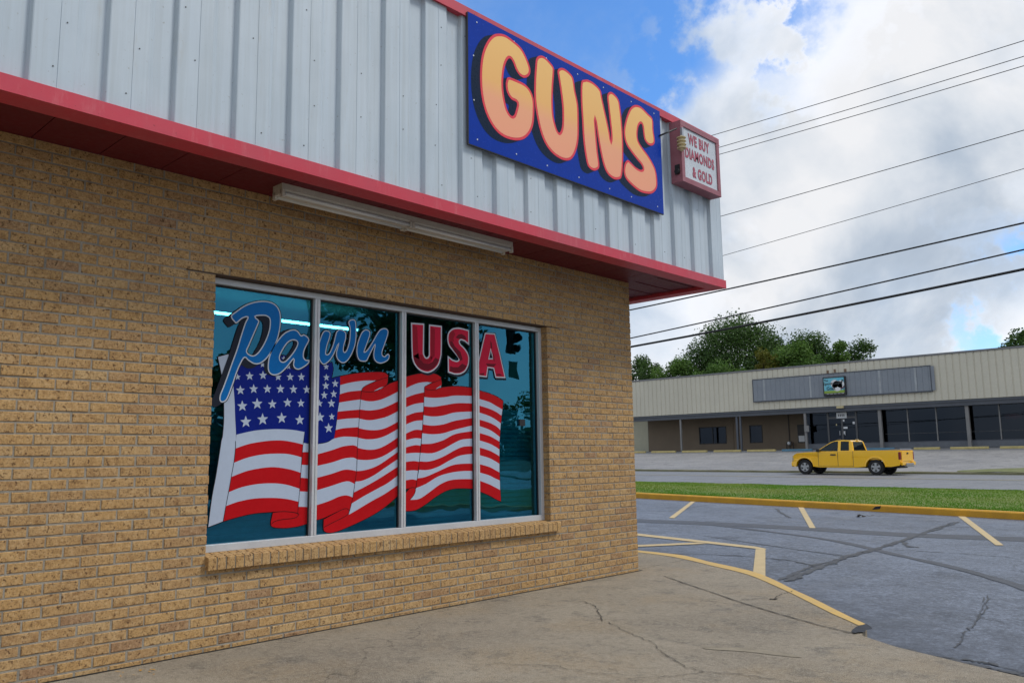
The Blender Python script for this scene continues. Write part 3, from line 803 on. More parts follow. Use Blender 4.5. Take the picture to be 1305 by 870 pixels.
for a,b in zip(e[:-1],e[1:]):
    ya=a+(.024 if a in MY else 0); yb=b-(.024 if b in MY else 0)
    mb.box((XG+.012,ya,WZ1-.044),(XG-.01,yb,WZ1-.056)); mb.box((XG+.012,yb-.010,WZ0+.052),(XG-.01,yb,WZ1-.056)); mb.box((XG+.012,ya,WZ0+.052),(XG-.01,ya+.006,WZ1-.056))
mb.build('gasket',M['frame_dark'],win,local=SL)
for a,b in zip(e[:-1],e[1:]):
    ya=a+(.024 if a in MY else 0); yb=b-(.024 if b in MY else 0)
    mb=MB(); mb.face([(XG,ya,WZ0+.05),(XG,yb,WZ0+.05),(XG,yb,WZ1-.044),(XG,ya,WZ1-.044)]); mb.build('window_pane',M['glass'],win,local=SL)
# interior room
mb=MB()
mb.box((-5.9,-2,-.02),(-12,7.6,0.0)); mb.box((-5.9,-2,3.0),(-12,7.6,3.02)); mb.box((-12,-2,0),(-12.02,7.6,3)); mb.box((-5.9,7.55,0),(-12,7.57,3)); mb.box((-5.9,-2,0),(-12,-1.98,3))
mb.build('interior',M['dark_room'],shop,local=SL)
mb=MB(); mb.box((-5.80,WY0-.3,.25),(-5.83,WY1+.3,1.75)); 
for k in range(32): mb.box((-5.785,WY0-.3,.30+k*.045),(-5.80,WY1+.3,.335+k*.045))
mb.build('reflection_board',M['teal_reflection'],shop,local=SL)  # added board: teal and slats imitate the lot reflected in the glass
def lightrun(px,Y,n):
    pass
for (y0,y1) in ((2.0,3.2),(3.35,4.55),(4.62,5.82)):
    o=MB().box((-8.05,y0,2.80),(-8.085,y1,2.825)).build('ceiling_light',M['lamp'],shop,local=SL)

# ---- flag artwork on the glass (outside face of the pane)
GX=XG+.003
flagm=MB()      # slots: 0 black,1 white,2 red,3 blue
def region(px,mi,smooth=0,lift=0.0,back=True):
    lp=to_x(px,GX)
    if back: flat(flagm,[offset(lp,.006)],GX+.0008,0)
    flat(flagm,[lp],GX+.0016+lift,mi)
G=lambda p:crop(260,440,6.214,p); H=lambda p:crop(260,560,6.214,p)
I=lambda p:crop(390,460,6.214,p); J=lambda p:crop(390,560,6.214,p)
Kc=lambda p:crop(510,460,6.214,p); Lc=lambda p:crop(510,540,6.214,p)
cs=lambda p:catmull(p,4,False)
def band(t,b,mi): region(cs(t)+cs(b)[::-1],mi)
# hoist sleeve
region(cs(G([(110,92),(135,210),(152,330),(158,460),(158,600),(148,720),(140,746)])+H([(125,100),(95,290),(65,450),(33,690)]))+cs(H([(150,645),(165,560),(190,430),(215,290),(235,180),(248,60)])+G([(252,700),(245,560),(240,420),(228,280),(210,160),(192,70)])),1)
# canton in the first pane
region(G([(212,170),(250,120),(420,150),(520,120),(620,80),(720,90),(800,110),(832,140),(832,778),(790,772),(796,685)])+cs(G([(796,685),(700,668),(560,662),(400,674),(255,706)]))[1:]+G([(246,560),(240,420),(228,280)]),3)
c0=cs(G([(255,706),(400,674),(560,662),(700,668),(796,685)]))
H1t=H([(247,70),(350,35),(480,12),(600,5),(700,18),(783,38)]);H1b=H([(237,182),(350,140),(480,115),(620,110),(700,120),(773,140)])
H2t=H([(215,295),(330,250),(450,225),(560,217),(680,235),(767,262)]);H2b=H([(195,415),(300,375),(430,350),(560,345),(660,358),(757,388)])
H3t=H([(172,525),(270,490),(400,465),(550,460),(660,470),(747,490)]);H3b=H([(150,645),(270,610),(400,582),(550,570),(640,566),(740,582)])
band(G([(255,706),(400,674),(560,662),(700,668),(796,685)]),H1t,1); band(H1t,H1b,2); band(H1b,H2t,1); band(H2t,H2b,2); band(H2b,H3t,1); band(H3t,H3b,2)
for q,mi in (([(786,25),(832,28),(832,97),(780,98)],1),([(780,98),(832,100),(832,202),(772,198)],2),([(772,198),(832,200),(832,306),(766,300)],1),([(766,300),(832,306),(832,412),(757,408)],2),([(757,408),(832,412),(832,532),(748,530)],1)): region(H(q),mi)
region(H([(748,530),(832,532),(832,655)])+cs(H([(820,662),(740,685),(650,697),(570,695),(535,682),(530,650),(545,580)]))+H([(550,574),(640,567),(742,582)]),2)
# second pane
region(I([(60,0),(150,25),(205,10),(215,60),(200,140),(235,128),(270,120),(268,250),(247,420),(222,612),(160,640),(60,658)]),3)
L0=[(270,122),(350,105),(450,92),(560,87),(620,92),(650,115)]
region(cs(I(L0))+cs(I([(645,128),(560,152),(450,155),(350,170),(270,190)])),2)
Ld=[[(265,262),(340,242),(437,232)],[(262,328),(340,315),(430,303)],[(250,400),(320,392),(427,383)],[(245,465),(320,455),(421,450)],[(234,545),(300,530),(416,522)],[(222,612),(300,597),(411,602)]]
region(cs(I([(270,190),(350,170),(450,155),(555,152)]))+cs(I([(500,180),(455,205),(437,232)]))+cs(I([(437,232),(340,242),(265,262)]))[1:],1)
for k,mi in zip(range(5),(2,1,2,1,2)): band(I(Ld[k]),I(Ld[k+1]),mi)
Le=[I([(60,660),(160,645),(222,612),(300,597),(411,602)]),I([(60,745),(200,705),(290,675),(370,665),(407,677)]),I([(60,834),(200,802),(300,770),(370,763),(402,776)]),
    J([(60,308),(200,270),(290,240),(340,237),(391,246)]),J([(60,407),(200,365),(290,335),(340,330),(384,350)]),J([(60,525),(180,485),(260,450),(320,440),(370,456)]),J([(60,640),(140,618),(200,590),(280,556),(345,556)])]
for k,mi in zip(range(6),(1,2,1,2,1,2)): band(Le[k],Le[k+1],mi)
Rd=[I([(440,236),(520,243),(600,215),(660,180),(745,150)]),I([(432,305),(500,318),(570,310),(640,285),(745,232)]),I([(427,382),(500,390),(580,380),(650,355),(745,308)]),I([(421,455),(500,467),(580,455),(650,435),(745,386)]),
    I([(416,530),(480,543),(560,545),(640,525),(745,468)]),I([(411,606),(480,618),(560,612),(640,585),(745,525)]),I([(408,685),(480,700),(560,695),(640,660),(745,590)]),I([(403,778),(480,782),(560,770),(640,735),(745,665)]),
    J([(391,247),(440,245),(520,225),(600,185),(745,82)]),J([(386,332),(450,322),(530,285),(620,225),(745,140)]),J([(379,416),(450,380),(540,330),(630,275),(745,200)]),J([(360,505),(450,450),(560,390),(650,340),(745,268)]),J([(338,593),(420,545),(520,485),(620,430),(745,345)])]
for k in range(12): band(Rd[k],Rd[k+1],2 if k%2==0 else 1)
region(cs(I([(648,124),(635,190),(570,225),(520,243),(440,238)]))+cs(I([(440,228),(460,205),(500,180),(560,155)])),2,lift=.0004)
region(I([(535,236),(580,212),(628,196),(590,222)]),1,lift=.001,back=False)
region(cs(J([(140,628),(200,595),(290,550),(335,552),(338,593)]))+cs(J([(420,545),(520,485),(620,430),(745,345)]))+cs(J([(745,425),(650,510),(560,575),(450,635),(330,690),(240,725),(180,735),(145,722),(138,695)])),2,lift=.0003)
# third pane
A0=Kc([(20,133),(120,105),(210,97),(280,103),(322,128)]); A0b=Kc([(20,228),(120,180),(200,165),(250,168)])
region(cs(A0)+cs(Kc([(322,145),(250,168),(200,165),(120,180),(20,228)])),2)
La=[Kc([(20,300),(110,265),(188,247)]),Kc([(20,375),(110,340),(185,328)]),Kc([(20,445),(110,410),(181,400)]),Kc([(20,512),(110,475),(178,468)]),Kc([(20,585),(110,545),(172,545)]),Kc([(20,632),(110,610),(167,613)]),
    Kc([(20,690),(110,665),(160,668)]),Kc([(20,733),(110,725),(155,726)]),Kc([(20,801),(100,790),(149,796)]),Lc([(20,374),(100,366),(140,370)]),Lc([(20,450),(90,438),(131,444)]),Lc([(20,520),(90,505),(121,512)])]
region(cs(Kc([(20,228),(120,180),(200,165),(250,168)]))+Kc([(210,190),(190,205)])+cs(La[0])[::-1],1)
for k in range(11): band(La[k],La[k+1],2 if k%2==0 else 1)
Ra=[Kc([(190,217),(260,228),(330,210),(420,200),(500,203),(600,218)]),Kc([(190,284),(260,290),(350,285),(440,272),(600,277)]),Kc([(188,357),(260,362),(350,348),(460,332),(600,337)]),Kc([(184,428),(260,438),(340,430),(440,405),(600,398)]),
    Kc([(180,500),(250,510),(340,500),(440,470),(600,446)]),Kc([(174,570),(250,578),(340,570),(440,540),(600,502)]),Kc([(168,655),(250,652),(340,625),(440,575),(600,550)]),Kc([(160,725),(250,728),(330,700),(440,640),(500,618),(600,612)]),
    Kc([(152,792),(230,793),(330,760),(440,700),(510,675),(600,673)]),Kc([(148,860),(220,860),(300,835),(400,780),(480,745),(600,731)]),Lc([(136,430),(200,418),(300,375),(400,330),(480,315),(600,312)]),Lc([(127,506),(200,475),(300,415),(400,385),(500,372),(600,373)]),
    Lc([(75,600),(150,592),(230,540),(320,475),(420,440),(600,436)])]
for k in range(12): band(Ra[k],Ra[k+1],2 if k%2==0 else 1)
region(cs(Lc([(20,640),(60,605),(75,600),(150,592),(230,540),(320,475),(420,440),(600,436)]))+cs(Lc([(600,512),(460,508),(370,525),(280,575),(200,635),(120,680),(52,688),(20,690)])),2)
region(cs(Kc([(323,145),(325,195),(290,222),(230,228),(190,215)]))+Kc([(190,203),(240,175)]),2,lift=.0004)
region(Kc([(278,222),(322,190),(322,208)]),1,lift=.001,back=False)
region(cs(Lc([(20,560),(48,540),(80,507),(110,503),(121,520),(112,555),(75,600),(20,650)])),2,lift=.0004)
# fourth pane
Da=[Kc([(605,228),(700,255),(770,285),(814,315)]),Kc([(605,293),(700,322),(760,355),(809,382)]),Kc([(605,345),(700,375),(760,402),(802,432)]),Kc([(605,400),(700,432),(760,465),(796,492)]),Kc([(605,456),(700,485),(760,515),(791,545)]),Kc([(605,506),(700,540),(750,570),(788,600)]),
    Kc([(605,562),(700,590),(750,615),(785,637)]),Kc([(605,620),(700,650),(750,675),(785,698)]),Kc([(605,677),(700,705),(750,730),(785,752)]),Kc([(605,737),(700,765),(750,790),(785,812)]),Kc([(605,809),(700,835),(750,860),(785,880)]),
    Lc([(605,377),(700,405),(750,430),(788,446)]),Lc([(605,440),(700,475),(750,500),(791,522)]),Lc([(605,522),(700,562),(750,590),(796,612)])]
for k in range(13): band(Da[k],Da[k+1],2 if k%2==0 else 1)
# fold lines
def pline(px,w,X,mi,m=None):
    m=m or flagm; P=[Vector(q) for q in to_x(px,GX)]
    for i in range(len(P)-1):
        d=(P[i+1]-P[i]).normalized(); n=Vector((-d.y,d.x))*w/2; a,b,c,e2=P[i]-n,P[i+1]-n,P[i+1]+n,P[i]+n
        m.face([(X,a.x,a.y),(X,b.x,b.y),(X,c.x,c.y),(X,e2.x,e2.y)],mi)
pline(cs(I([(440,228),(428,330),(416,520),(405,700),(400,860)])+J([(385,350),(366,470),(345,560)])),.004,GX+.003,0)
pline(cs(Kc([(190,210),(184,380),(172,560),(152,780)])+Lc([(138,400),(122,510)])),.004,GX+.003,0)
pline(cs(I([(645,128),(560,155),(500,180),(455,205),(440,228),(455,240),(520,243),(570,228),(635,190)])),.004,GX+.003,0)
pline(cs(Kc([(322,145),(240,178),(192,203),(200,220),(240,228),(290,222),(322,195)])),.004,GX+.003,0)
pline(cs(J([(140,628),(290,550),(335,552),(338,580),(300,610),(200,660),(140,692)])),.004,GX+.003,0)
pline(cs(H([(550,574),(640,567),(742,582),(735,608),(700,622),(620,630),(560,645),(533,668)])),.004,GX+.003,0)
pline(cs(Lc([(40,545),(75,508),(110,503),(121,520),(108,560),(75,600)])),.004,GX+.003,0)
pline(H([(796,-60),(783,38),(773,140),(757,388),(740,590)]),.003,GX+.003,0)
pline(cs(H([(248,10),(248,60),(235,180),(215,290),(190,430),(165,560),(150,645)])),.004,GX+.003,0)
# stars
def star(px,py,r):
    c=onx(px,py,GX); s=onx(px,py-r,GX).z-c.z; 
    lp=[]
    for k in range(10):
        rr=s*(1 if k%2==0 else .42); a=math.pi/2+k*math.pi/5+.06; lp.append((c.y+rr*math.cos(a)*1.0,c.z+rr*math.sin(a)))
    flat(flagm,[lp],GX+.0028,1)
for f_,L in ((G,[(345,150,26),(462,152,27),(668,168,25),(265,250,27),(360,243,37),(466,237,37),(585,250,33),(681,250,35),(770,250,35),(287,355,40),(392,345,40),(500,345,38),(604,345,38),(707,348,38),(812,350,36),(302,480,46),(420,462,48),(540,465,40),(660,453,40),(766,458,36),(330,605,50),(463,585,50),(614,575,47),(757,590,44),(632,105,24)]),
             (I,[(158,45,28),(160,130,31),(155,195,35),(230,178,34),(143,270,34),(218,260,34),(105,335,32),(200,335,37),(110,445,43),(203,440,30),(178,530,42)])):
    for x,y,r in L: q=f_([(x,y)])[0]; star(q[0],q[1],r/6.214)
o=flagm.build('flag_painting',[M['g_black'],M['g_white'],M['g_red'],M['g_blue']],win,local=SL)
o['label']='painted waving stars and stripes flag with a white hoist sleeve'
# ---- script and block lettering on the glass
def letter(px,holes,mats,name,fill_in,sh,smooth=True,n=4,facets=()):
    lp=to_x(px,GX); hs=[to_x(h,GX) for h in holes]
    if smooth: lp=catmull(lp,n); hs=[catmull(h,n) for h in hs]
    m_=MB()
    for k in range(4):
        t=(4-k)/4; q=[(a-sh[0]*t,b-sh[1]*t) for a,b in lp]
        hh=[[(a-sh[0]*t,b-sh[1]*t) for a,b in h] for h in hs]
        flat(m_,[q]+hh,GX+.0040+.0002*k,0)
    flat(m_,[offset(lp,.006)]+[offset(h,-.006) for h in hs],GX+.0050,0)
    flat(m_,[lp]+hs,GX+.0056,1)
    flat(m_,[offset(lp,-fill_in)]+[offset(h,fill_in) for h in hs],GX+.0062,2)
    for fp,mi in facets: flat(m_,[to_x(fp,GX)],GX+.0067,mi)
    return m_.build(name,mats,win,local=SL)
Dc=lambda p:crop(260,370,5.8,p); Ec=lambda p:crop(390,390,7.908,p); Fc=lambda p:crop(515,400,9.667,p)
sm=[M['l_shadow'],M['silver_paint'],M['l_blue']]
SH=(.055,.035)
letter(Dc([(195,190),(240,150),(300,110),(370,85),(440,78),(500,90),(540,120),(562,170),(565,240),(555,310),(535,380),(500,450),(460,505),(415,540),(370,545),(325,520),(298,498),(270,540),(240,610),(210,700),(180,780),(160,815),(130,828),(112,810),(115,770),(135,720),(165,640),(200,540),(240,430),(270,330),(300,240),(318,200),(280,210),(240,243),(222,235)]),
       [Dc([(378,195),(430,188),(465,195),(483,220),(478,290),(450,370),(410,440),(375,475),(345,478),(315,452),(335,400),(365,330),(395,260),(405,225)])],sm,'script_letter',.009,SH)
letter(Dc([(650,288),(690,300),(715,332),(735,325),(765,345),(775,370),(755,410),(738,450),(735,490),(750,512),(775,515),(770,540),(740,565),(700,585),(670,578),(655,550),(658,510),(610,570),(560,615),(515,628),(480,610),(468,570),(475,500),(500,430),(540,370),(590,315)]),
       [Dc([(650,370),(680,375),(686,400),(660,450),(620,500),(590,525),(565,520),(558,490),(580,440),(615,390)])],sm,'script_letter',.009,(.03,.0))
letter(Ec([(124,380),(145,310),(165,265),(190,245),(225,252),(243,280),(230,340),(210,400),(200,450),(198,480),(215,485),(240,455),(270,380),(290,300),(305,255),(335,235),(375,245),(400,275),(398,330),(382,390),(375,440),(385,462),(405,440),(425,380),(437,300),(437,220),(423,165),(440,140),(475,135),(497,155),(503,230),(503,320),(490,400),(460,480),(420,545),(375,575),(335,560),(305,520),(300,460),(322,385),(280,480),(240,545),(180,590),(140,560),(122,500),(118,430)]),
       [],sm,'script_letter',.008,(.012,.004))
letter(Ec([(505,440),(515,370),(540,300),(565,255),(600,235),(635,250),(643,280),(630,330),(605,400),(585,460),(620,430),(670,350),(710,280),(745,235),(790,222),(820,240),(825,275),(810,330),(785,400),(765,460),(768,495),(790,505),(805,490),(825,480),(838,500),(830,535),(800,562),(755,578),(715,570),(685,540),(675,490),(682,435),(690,395),(660,450),(630,510),(605,555),(560,558),(530,545),(510,500)]),
       [],sm,'script_letter',.008,(.012,.004))
rm=[M['l_shadow'],M['silver_paint'],M['l_red'],M['l_dred'],M['l_mred']]
def arcpts(p): return catmull(p,4,False)
Up=Fc([(80,108),(243,120)])+Fc([(240,350),(238,470)])+arcpts(Fc([(240,490),(255,525),(270,535),(288,528),(300,505)]))+Fc([(300,350),(302,130),(460,148),(460,350)])+arcpts(Fc([(457,500),(430,610),(380,680),(310,722),(250,722),(180,690),(120,620),(92,540)]))+Fc([(85,400)])
letter(Up,[],rm,'block_letter',.013,(-.012,.02),False,facets=[
  (Fc([(103,135),(155,160),(170,500),(180,560),(108,520)]),4),(Fc([(325,160),(375,185),(370,520),(320,560),(325,500)]),4),
  (Fc([(108,520),(175,480),(195,560),(235,605),(290,615),(345,590),(375,540),(425,560),(400,620),(350,675),(290,698),(230,690),(160,650),(120,580)]),3),(Fc([(185,500),(215,500),(250,555),(300,555),(322,520),(345,540),(325,590),(285,612),(240,605),(200,565)]),4)])
Sp=Fc([(795,200),(797,385)])+arcpts(Fc([(740,340),(700,325),(680,340),(695,375),(740,420),(780,480),(797,550),(785,640),(745,710),(680,745),(610,745)]))+Fc([(535,720),(532,515)])+arcpts(Fc([(590,560),(640,575),(665,560),(650,525),(590,450),(545,390),(527,310),(540,230),(590,180),(660,168),(730,180)]))
letter(Sp,[],rm,'block_letter',.013,(-.012,.02),False,facets=[
  (Fc([(560,640),(600,655),(660,655),(710,610),(765,640),(735,690),(675,722),(610,722),(558,705)]),3),(Fc([(560,330),(590,340),(620,400),(690,470),(715,560),(690,580),(640,500),(590,430),(560,380)]),3),
  (Fc([(630,290),(660,255),(700,245),(745,270),(765,320),(715,305),(680,310),(650,300)]),3),(Fc([(560,230),(600,205),(625,250),(600,300),(610,340),(565,330),(555,280)]),4)])
Ap=Fc([(990,232),(1115,240),(1180,500),(1245,790),(1120,785),(1095,675),(1030,665),(1015,780),(905,768),(905,600),(955,380)])
letter(Ap,[Fc([(1062,450),(1085,545),(1045,545)])],rm,'block_letter',.012,(-.012,.02),False,facets=[
  (Fc([(1000,610),(1130,615),(1100,650),(1025,645)]),3),(Fc([(1055,330),(1075,360),(1078,430),(1062,420)]),3),(Fc([(925,735),(985,725),(975,755),(925,750)]),3),(Fc([(1080,470),(1110,520),(1110,590),(1090,560)]),4),(Fc([(1125,740),(1170,735),(1215,762),(1140,760)]),3)])
# latch and hardware seen in the right hand pane
pp=onx(664,538,XG+.01); mb=MB(); mb.box((XG+.002,pp.y-.03,pp.z-.035),(XG+.02,pp.y+.05,pp.z+.03)); mb.build('lock_box',M['black'],win,local=SL)

# ---- GUNS sign
PX=-4.772
sg=empty('shop_sign',(PX,6.06,4.49),'big blue board with orange bubble letters GUNS on the metal fascia','sign')
SG=rel(sg)
c=[onx(x,y,PX) for x,y in ((596.2,15),(598,184.5),(845,271.5),(841.5,142.5))]
y0=(c[0].y+c[1].y)/2;y1=(c[2].y+c[3].y)/2;z0=(c[1].z+c[2].z)/2;z1=(c[0].z+c[3].z)/2
print('sign',y0,y1,z0,z1)
mb=MB(); mb.box((PX-.002,y0-.004,z0-.006),(PX-.022,y1+.004,z0-.0003)); mb.box((PX-.002,y0-.004,z0),(PX-.022,y0-.0003,z1)); mb.build('sign_edge',M['sign_edge'],sg,local=SG)
mb=MB(); mb.box((PX,y0,z0),(PX-.02,y1,z1))
for yy in [y0+.12+k*(y1-y0-.24)/6 for k in range(7)]:
    for zz in (z0+.06,z1-.06): mb.lathe([(.007,PX-.001),(.007,PX+.003),(.001,PX+.004)],(0,yy+rb.uniform(-.05,.05),zz),'x',8,1)
for zz in (z0+.4,z0+.8): mb.lathe([(.007,PX-.001),(.007,PX+.003),(.001,PX+.004)],(0,y0+.06,zz),'x',8,1)
mb.build('sign_panel',[M['sign_blue'],M['plain_white']],sg,local=SG)
GA=lambda p:crop(595,10,4.35,p); GB=lambda p:crop(670,60,5.8,p); GC=lambda p:crop(730,90,4.833,p)
GUN=[('G',GA([(170,145),(210,152),(255,183),(300,225),(330,280),(350,340),(345,375),(320,390),(293,378),(270,345),(255,305),(238,282),(222,293),(208,330),(200,390),(200,450),(208,510),(222,565),(242,598),(258,598),(268,575),(276,528),(245,508),(222,472),(214,430),(218,400),(230,386),(270,400),(320,425),(352,462),(370,515),(372,580),(366,650),(345,700),(310,730),(260,735),(200,715),(150,670),(110,600),(85,520),(73,430),(73,330),(85,250),(110,190),(140,155)])),
('U',GB([(75,90),(95,68),(125,68),(160,95),(203,150),(207,200),(200,300),(198,420),(205,520),(225,600),(243,634),(258,620),(268,570),(268,450),(255,330),(240,230),(233,180),(250,158),(280,160),(320,190),(350,235),(365,330),(385,430),(390,550),(388,680),(370,770),(340,825),(300,840),(250,825),(190,780),(140,710),(105,620),(80,510),(62,380),(62,250),(68,150)])),
('N',GC([(50,75),(70,58),(95,60),(130,80),(168,122),(180,175),(195,245),(212,320),(226,390),(233,432),(234,390),(226,310),(217,230),(210,160),(222,135),(245,138),(280,180),(293,250),(303,350),(308,450),(308,560),(300,650),(282,670),(250,668),(215,640),(190,590),(170,510),(152,410),(136,302),(143,400),(152,500),(162,590),(142,615),(115,612),(90,585),(75,520),(62,420),(55,300),(48,180)])),
('S',GC([(390,213),(420,225),(460,265),(490,300),(495,370),(503,430),(498,455),(480,463),(460,455),(440,425),(432,380),(427,340),(416,328),(402,350),(397,400),(405,440),(430,480),(460,520),(490,570),(510,620),(518,680),(515,725),(490,755),(455,758),(410,745),(360,705),(325,665),(312,620),(318,575),(335,552),(355,565),(385,595),(415,612),(430,605),(420,580),(395,550),(360,505),(330,460),(315,410),(313,360),(325,300),(345,245),(365,220)]))]
for li,(ch,px) in enumerate(GUN):
    lp=catmull(to_x(px,PX),4)
    m_=MB(); flat(m_,[offset(lp,-.024)],PX+.0044,0); lo_=m_.build('sign_letter',M['guns'],sg,local=SG); lo_['label']='orange bubble letter '+ch
    m_=MB(); flat(m_,[lp],PX+.0036-.0003*(li%2),0); m_.build('letter_outline',M['sign_coral'],lo_,local=SG)
    m_=MB()
    for k in range(6):
        t=(6-k)/6; flat(m_,[[(a-.105*t,b-.055*t) for a,b in lp]],PX+.0008+.0002*k+.0001*(li%2),0)
    m_.build('letter_shadow',M['sign_navy'],lo_,local=SG)

# ---- light box sign
LX=-4.668; LB=SX-.010; ly0,ly1,lz0,lz1=7.736,8.585,4.288,5.002
lb=empty('light_box_sign',(LB,8.16,4.29),'small faded maroon cabinet sign reading WE BUY DIAMONDS & GOLD','sign')
LL=rel(lb); b_=.062
mb=MB(); mb.box((LX-.02,ly0,lz0),(LB,ly1,lz1)); mb.build('cabinet',M['pink'],lb,local=LL,bevel=.004)
mb=MB(); mb.box((LX,ly0,lz0),(LX-.022,ly1,lz0+b_)); mb.box((LX,ly0,lz1-b_),(LX-.022,ly1,lz1)); mb.box((LX,ly0,lz0+b_),(LX-.022,ly0+b_,lz1-b_)); mb.box((LX,ly1-b_,lz0+b_),(LX-.022,ly1,lz1-b_))
mb.build('cabinet_rim',M['pink'],lb,local=LL,bevel=.003)
mb=MB(); mb.box((LX-.014,ly0+b_,lz0+b_),(LX-.0195,ly1-b_,lz1-b_)); fc=mb.build('sign_face',mat('milky_plastic',(.62,.66,.70),.3,var=.1,vs=4),lb,local=LL)
for txt,w,zc_,yo in (('WE BUY',.47,4.83,-.02),('DIAMONDS',.64,4.655,-.01),('& GOLD',.44,4.455,.03)):
    yc=(ly0+ly1)/2+yo
    for nm,mm,bo,dx in (('lettering',M['pink'],.012,.0),('lettering_edge',mat('sun_bleached_red',(.55,.10,.16),.5,var=.15,vs=9),-.006,.0018)):
        bo=.055 if dx==0 else .015
        text_mesh(nm,txt,w-(0.0 if dx==0 else .016),.135-(0 if dx==0 else .016),mm,fc if False else lb,lambda a,b,c2,yc=yc,zc_=zc_,dx=dx:Vector((LX-.0125+dx-LL[0],yc+a-LL[1],zc_+b-LL[2])),bold=bo,ext=0,sp=1.12)
mb=MB(); mb.box((LX-.03,ly0-.012,lz0+.09),(LX-.09,ly0,lz0+.20)); mb.lathe([(.0,ly0-.03),(.03,ly0-.028),(.035,ly0-.001)],(LX-.06,0,lz0+.12),'y',10); mb.build('cable_gland',M['black'],lb,local=LL)
# ---- service arm with ribbed insulator
pa=onx(841,173,PX+.01); pb=onx(862,164,LX-.02); pc=onx(868,176,LX-.02)
ia=empty('wire_bracket',tuple(pb),'black bracket arm with a cream ribbed insulator beside the maroon sign','bracket'); IL=rel(ia)
mb=MB(); mb.tube([pa,pb],.010,8); mb.build('arm',M['black'],ia,local=IL,smooth=True)
mb=MB(); top=onx(868.5,163,LX+.012); bot=onx(868.5,178,LX+.012); mb.box((top.x-.012,top.y-.012,bot.z),(top.x+.012,top.y+.02,top.z)); mb.build('mount_plate',M['chrome'],ia,local=IL)
mb=MB(); ic=onx(868.5,183,LX+.03); pr=[(.012,.09)]
for k in range(4):
    z_=.065-k*.04; pr+=[(.03,z_+.012),(.052,z_+.004),(.052,z_-.004),(.03,z_-.012)]
pr+=[(.012,-.09),(.0,-.09)]
mb.lathe(pr,(ic.x,ic.y,ic.z),'z',20); mb.build('insulator',M['cream'],ia,local=IL,smooth=False)

# ---- fluorescent strip under the soffit
fl=empty('strip_light',(-5.23,3.06,ZS),'long dirty white unlit strip light under the red soffit','light fixture'); FL=rel(fl)
fy0,fy1=3.06,5.50; fx0,fx1=-5.175,-5.305; fz=3.262
mb=MB()
prof_=[(fx0,fz+.014),(fx0,fz-.030),(fx0-.028,fz-.062),(fx0-.050,fz-.062),(fx1+.050,fz-.062),(fx1+.028,fz-.062),(fx1,fz-.030),(fx1,fz+.014)]
for (xa,za),(xb,zb_) in zip(prof_[:-1],prof_[1:]): mb.face([(xa,fy0,za),(xb,fy0,zb_),(xb,fy1,zb_),(xa,fy1,za)][::-1])
mb.face([(x,fy0,z) for x,z in prof_]); mb.face([(x,fy1,z) for x,z in prof_][::-1])
mb.build('housing',M['white_enamel'],fl,local=FL)
ym=(fy0+fy1)/2
for (a,b) in ((fy0+.03,ym-.02),(ym+.02,fy1-.03)):
    for xx in (fx0-.012,fx1+.012):
        MB().tube([(xx,a,fz-.062),(xx,b,fz-.062)],.016,12).build('tube',M['tube'],fl,local=FL,smooth=True)
for yy in (fy0+.012,ym-.014,ym+.014,fy1-.012):
    for xx in (fx0-.012,fx1+.012):
        mb=MB(); mb.box((xx-.018,yy-.012,fz-.088),(xx+.018,yy+.012,fz-.03)); mb.build('lamp_holder',M['white_enamel'],fl,local=FL,bevel=.003)

# ================================================================== WIRES + POLES
WYY=22.6
wires=[((910,172),(1305,52),.010),((920,187),(1305,72),.010),((920,196),(1305,84),.010),((921,275),(1305,166),.010),((924,325),(1305,215),.008),((803,395),(1305,284),.022),((803,431),(1305,318),.020),((803,442),(1305,343),.034)]
WL=['topmost thin wire, ending at the top corner of the maroon sign','second thin wire from the top of the high bunch','third and lowest thin wire of the high bunch','thin wire crossing the clouds alone, fourth from the top','faint thinnest wire, fifth from the top','upper black cable, just under the red trim','middle black cable crossing the clouds above the trees','lowest and thickest black cable, crossing in front of the dark tree']
XL,XR=-42.0,24.0
for k,(a,b,r) in enumerate(wires):
    A=ony(*a,WYY+.12*(k%3-1)); B=ony(*b,WYY+.12*(k%3-1))
    s=(B.z-A.z)/(B.x-A.x); cc=.0011 if k<3 else .0007
    def zx(x): return A.z+s*(x-A.x)+cc*(x-A.x)*(x-B.x)
    if k==7: cc=.0012
    pts=[(x,A.y,zx(x)) for x in [XL+i*(XR-XL)/66 for i in range(67)]]
    o=MB().tube(pts,r,6).build('power_line',M['wire'] if r>.015 else M['wire_grey'],smooth=True)
    tag(o,WL[k],'power line','overhead lines along the road')
for x,lb_ in ((XL,'wooden utility pole behind the shop holding the overhead lines'),(XR,'wooden utility pole beyond the right edge holding the overhead lines')):
    t=empty('utility_pole',(x,WYY,gz(x,WYY)),lb_,'utility pole','poles carrying the overhead lines')
    MB().tube([(0,0,-.5),(0,0,13.2)],.17,12,r1=.11).build('pole',M['wood'],t,smooth=True)
    MB().box((-.06,-1.1,11.0),(.06,1.1,11.12)).build('crossarm',M['wood'],t)
    for yy in (-.9,0.3,.9):
        m_=MB(); m_.lathe([(.02,11.12),(.05,11.16),(.05,11.2),(.03,11.24),(.045,11.28),(0,11.3)],(0,yy,0),'z',10); m_.build('insulator',M['cream'],t)

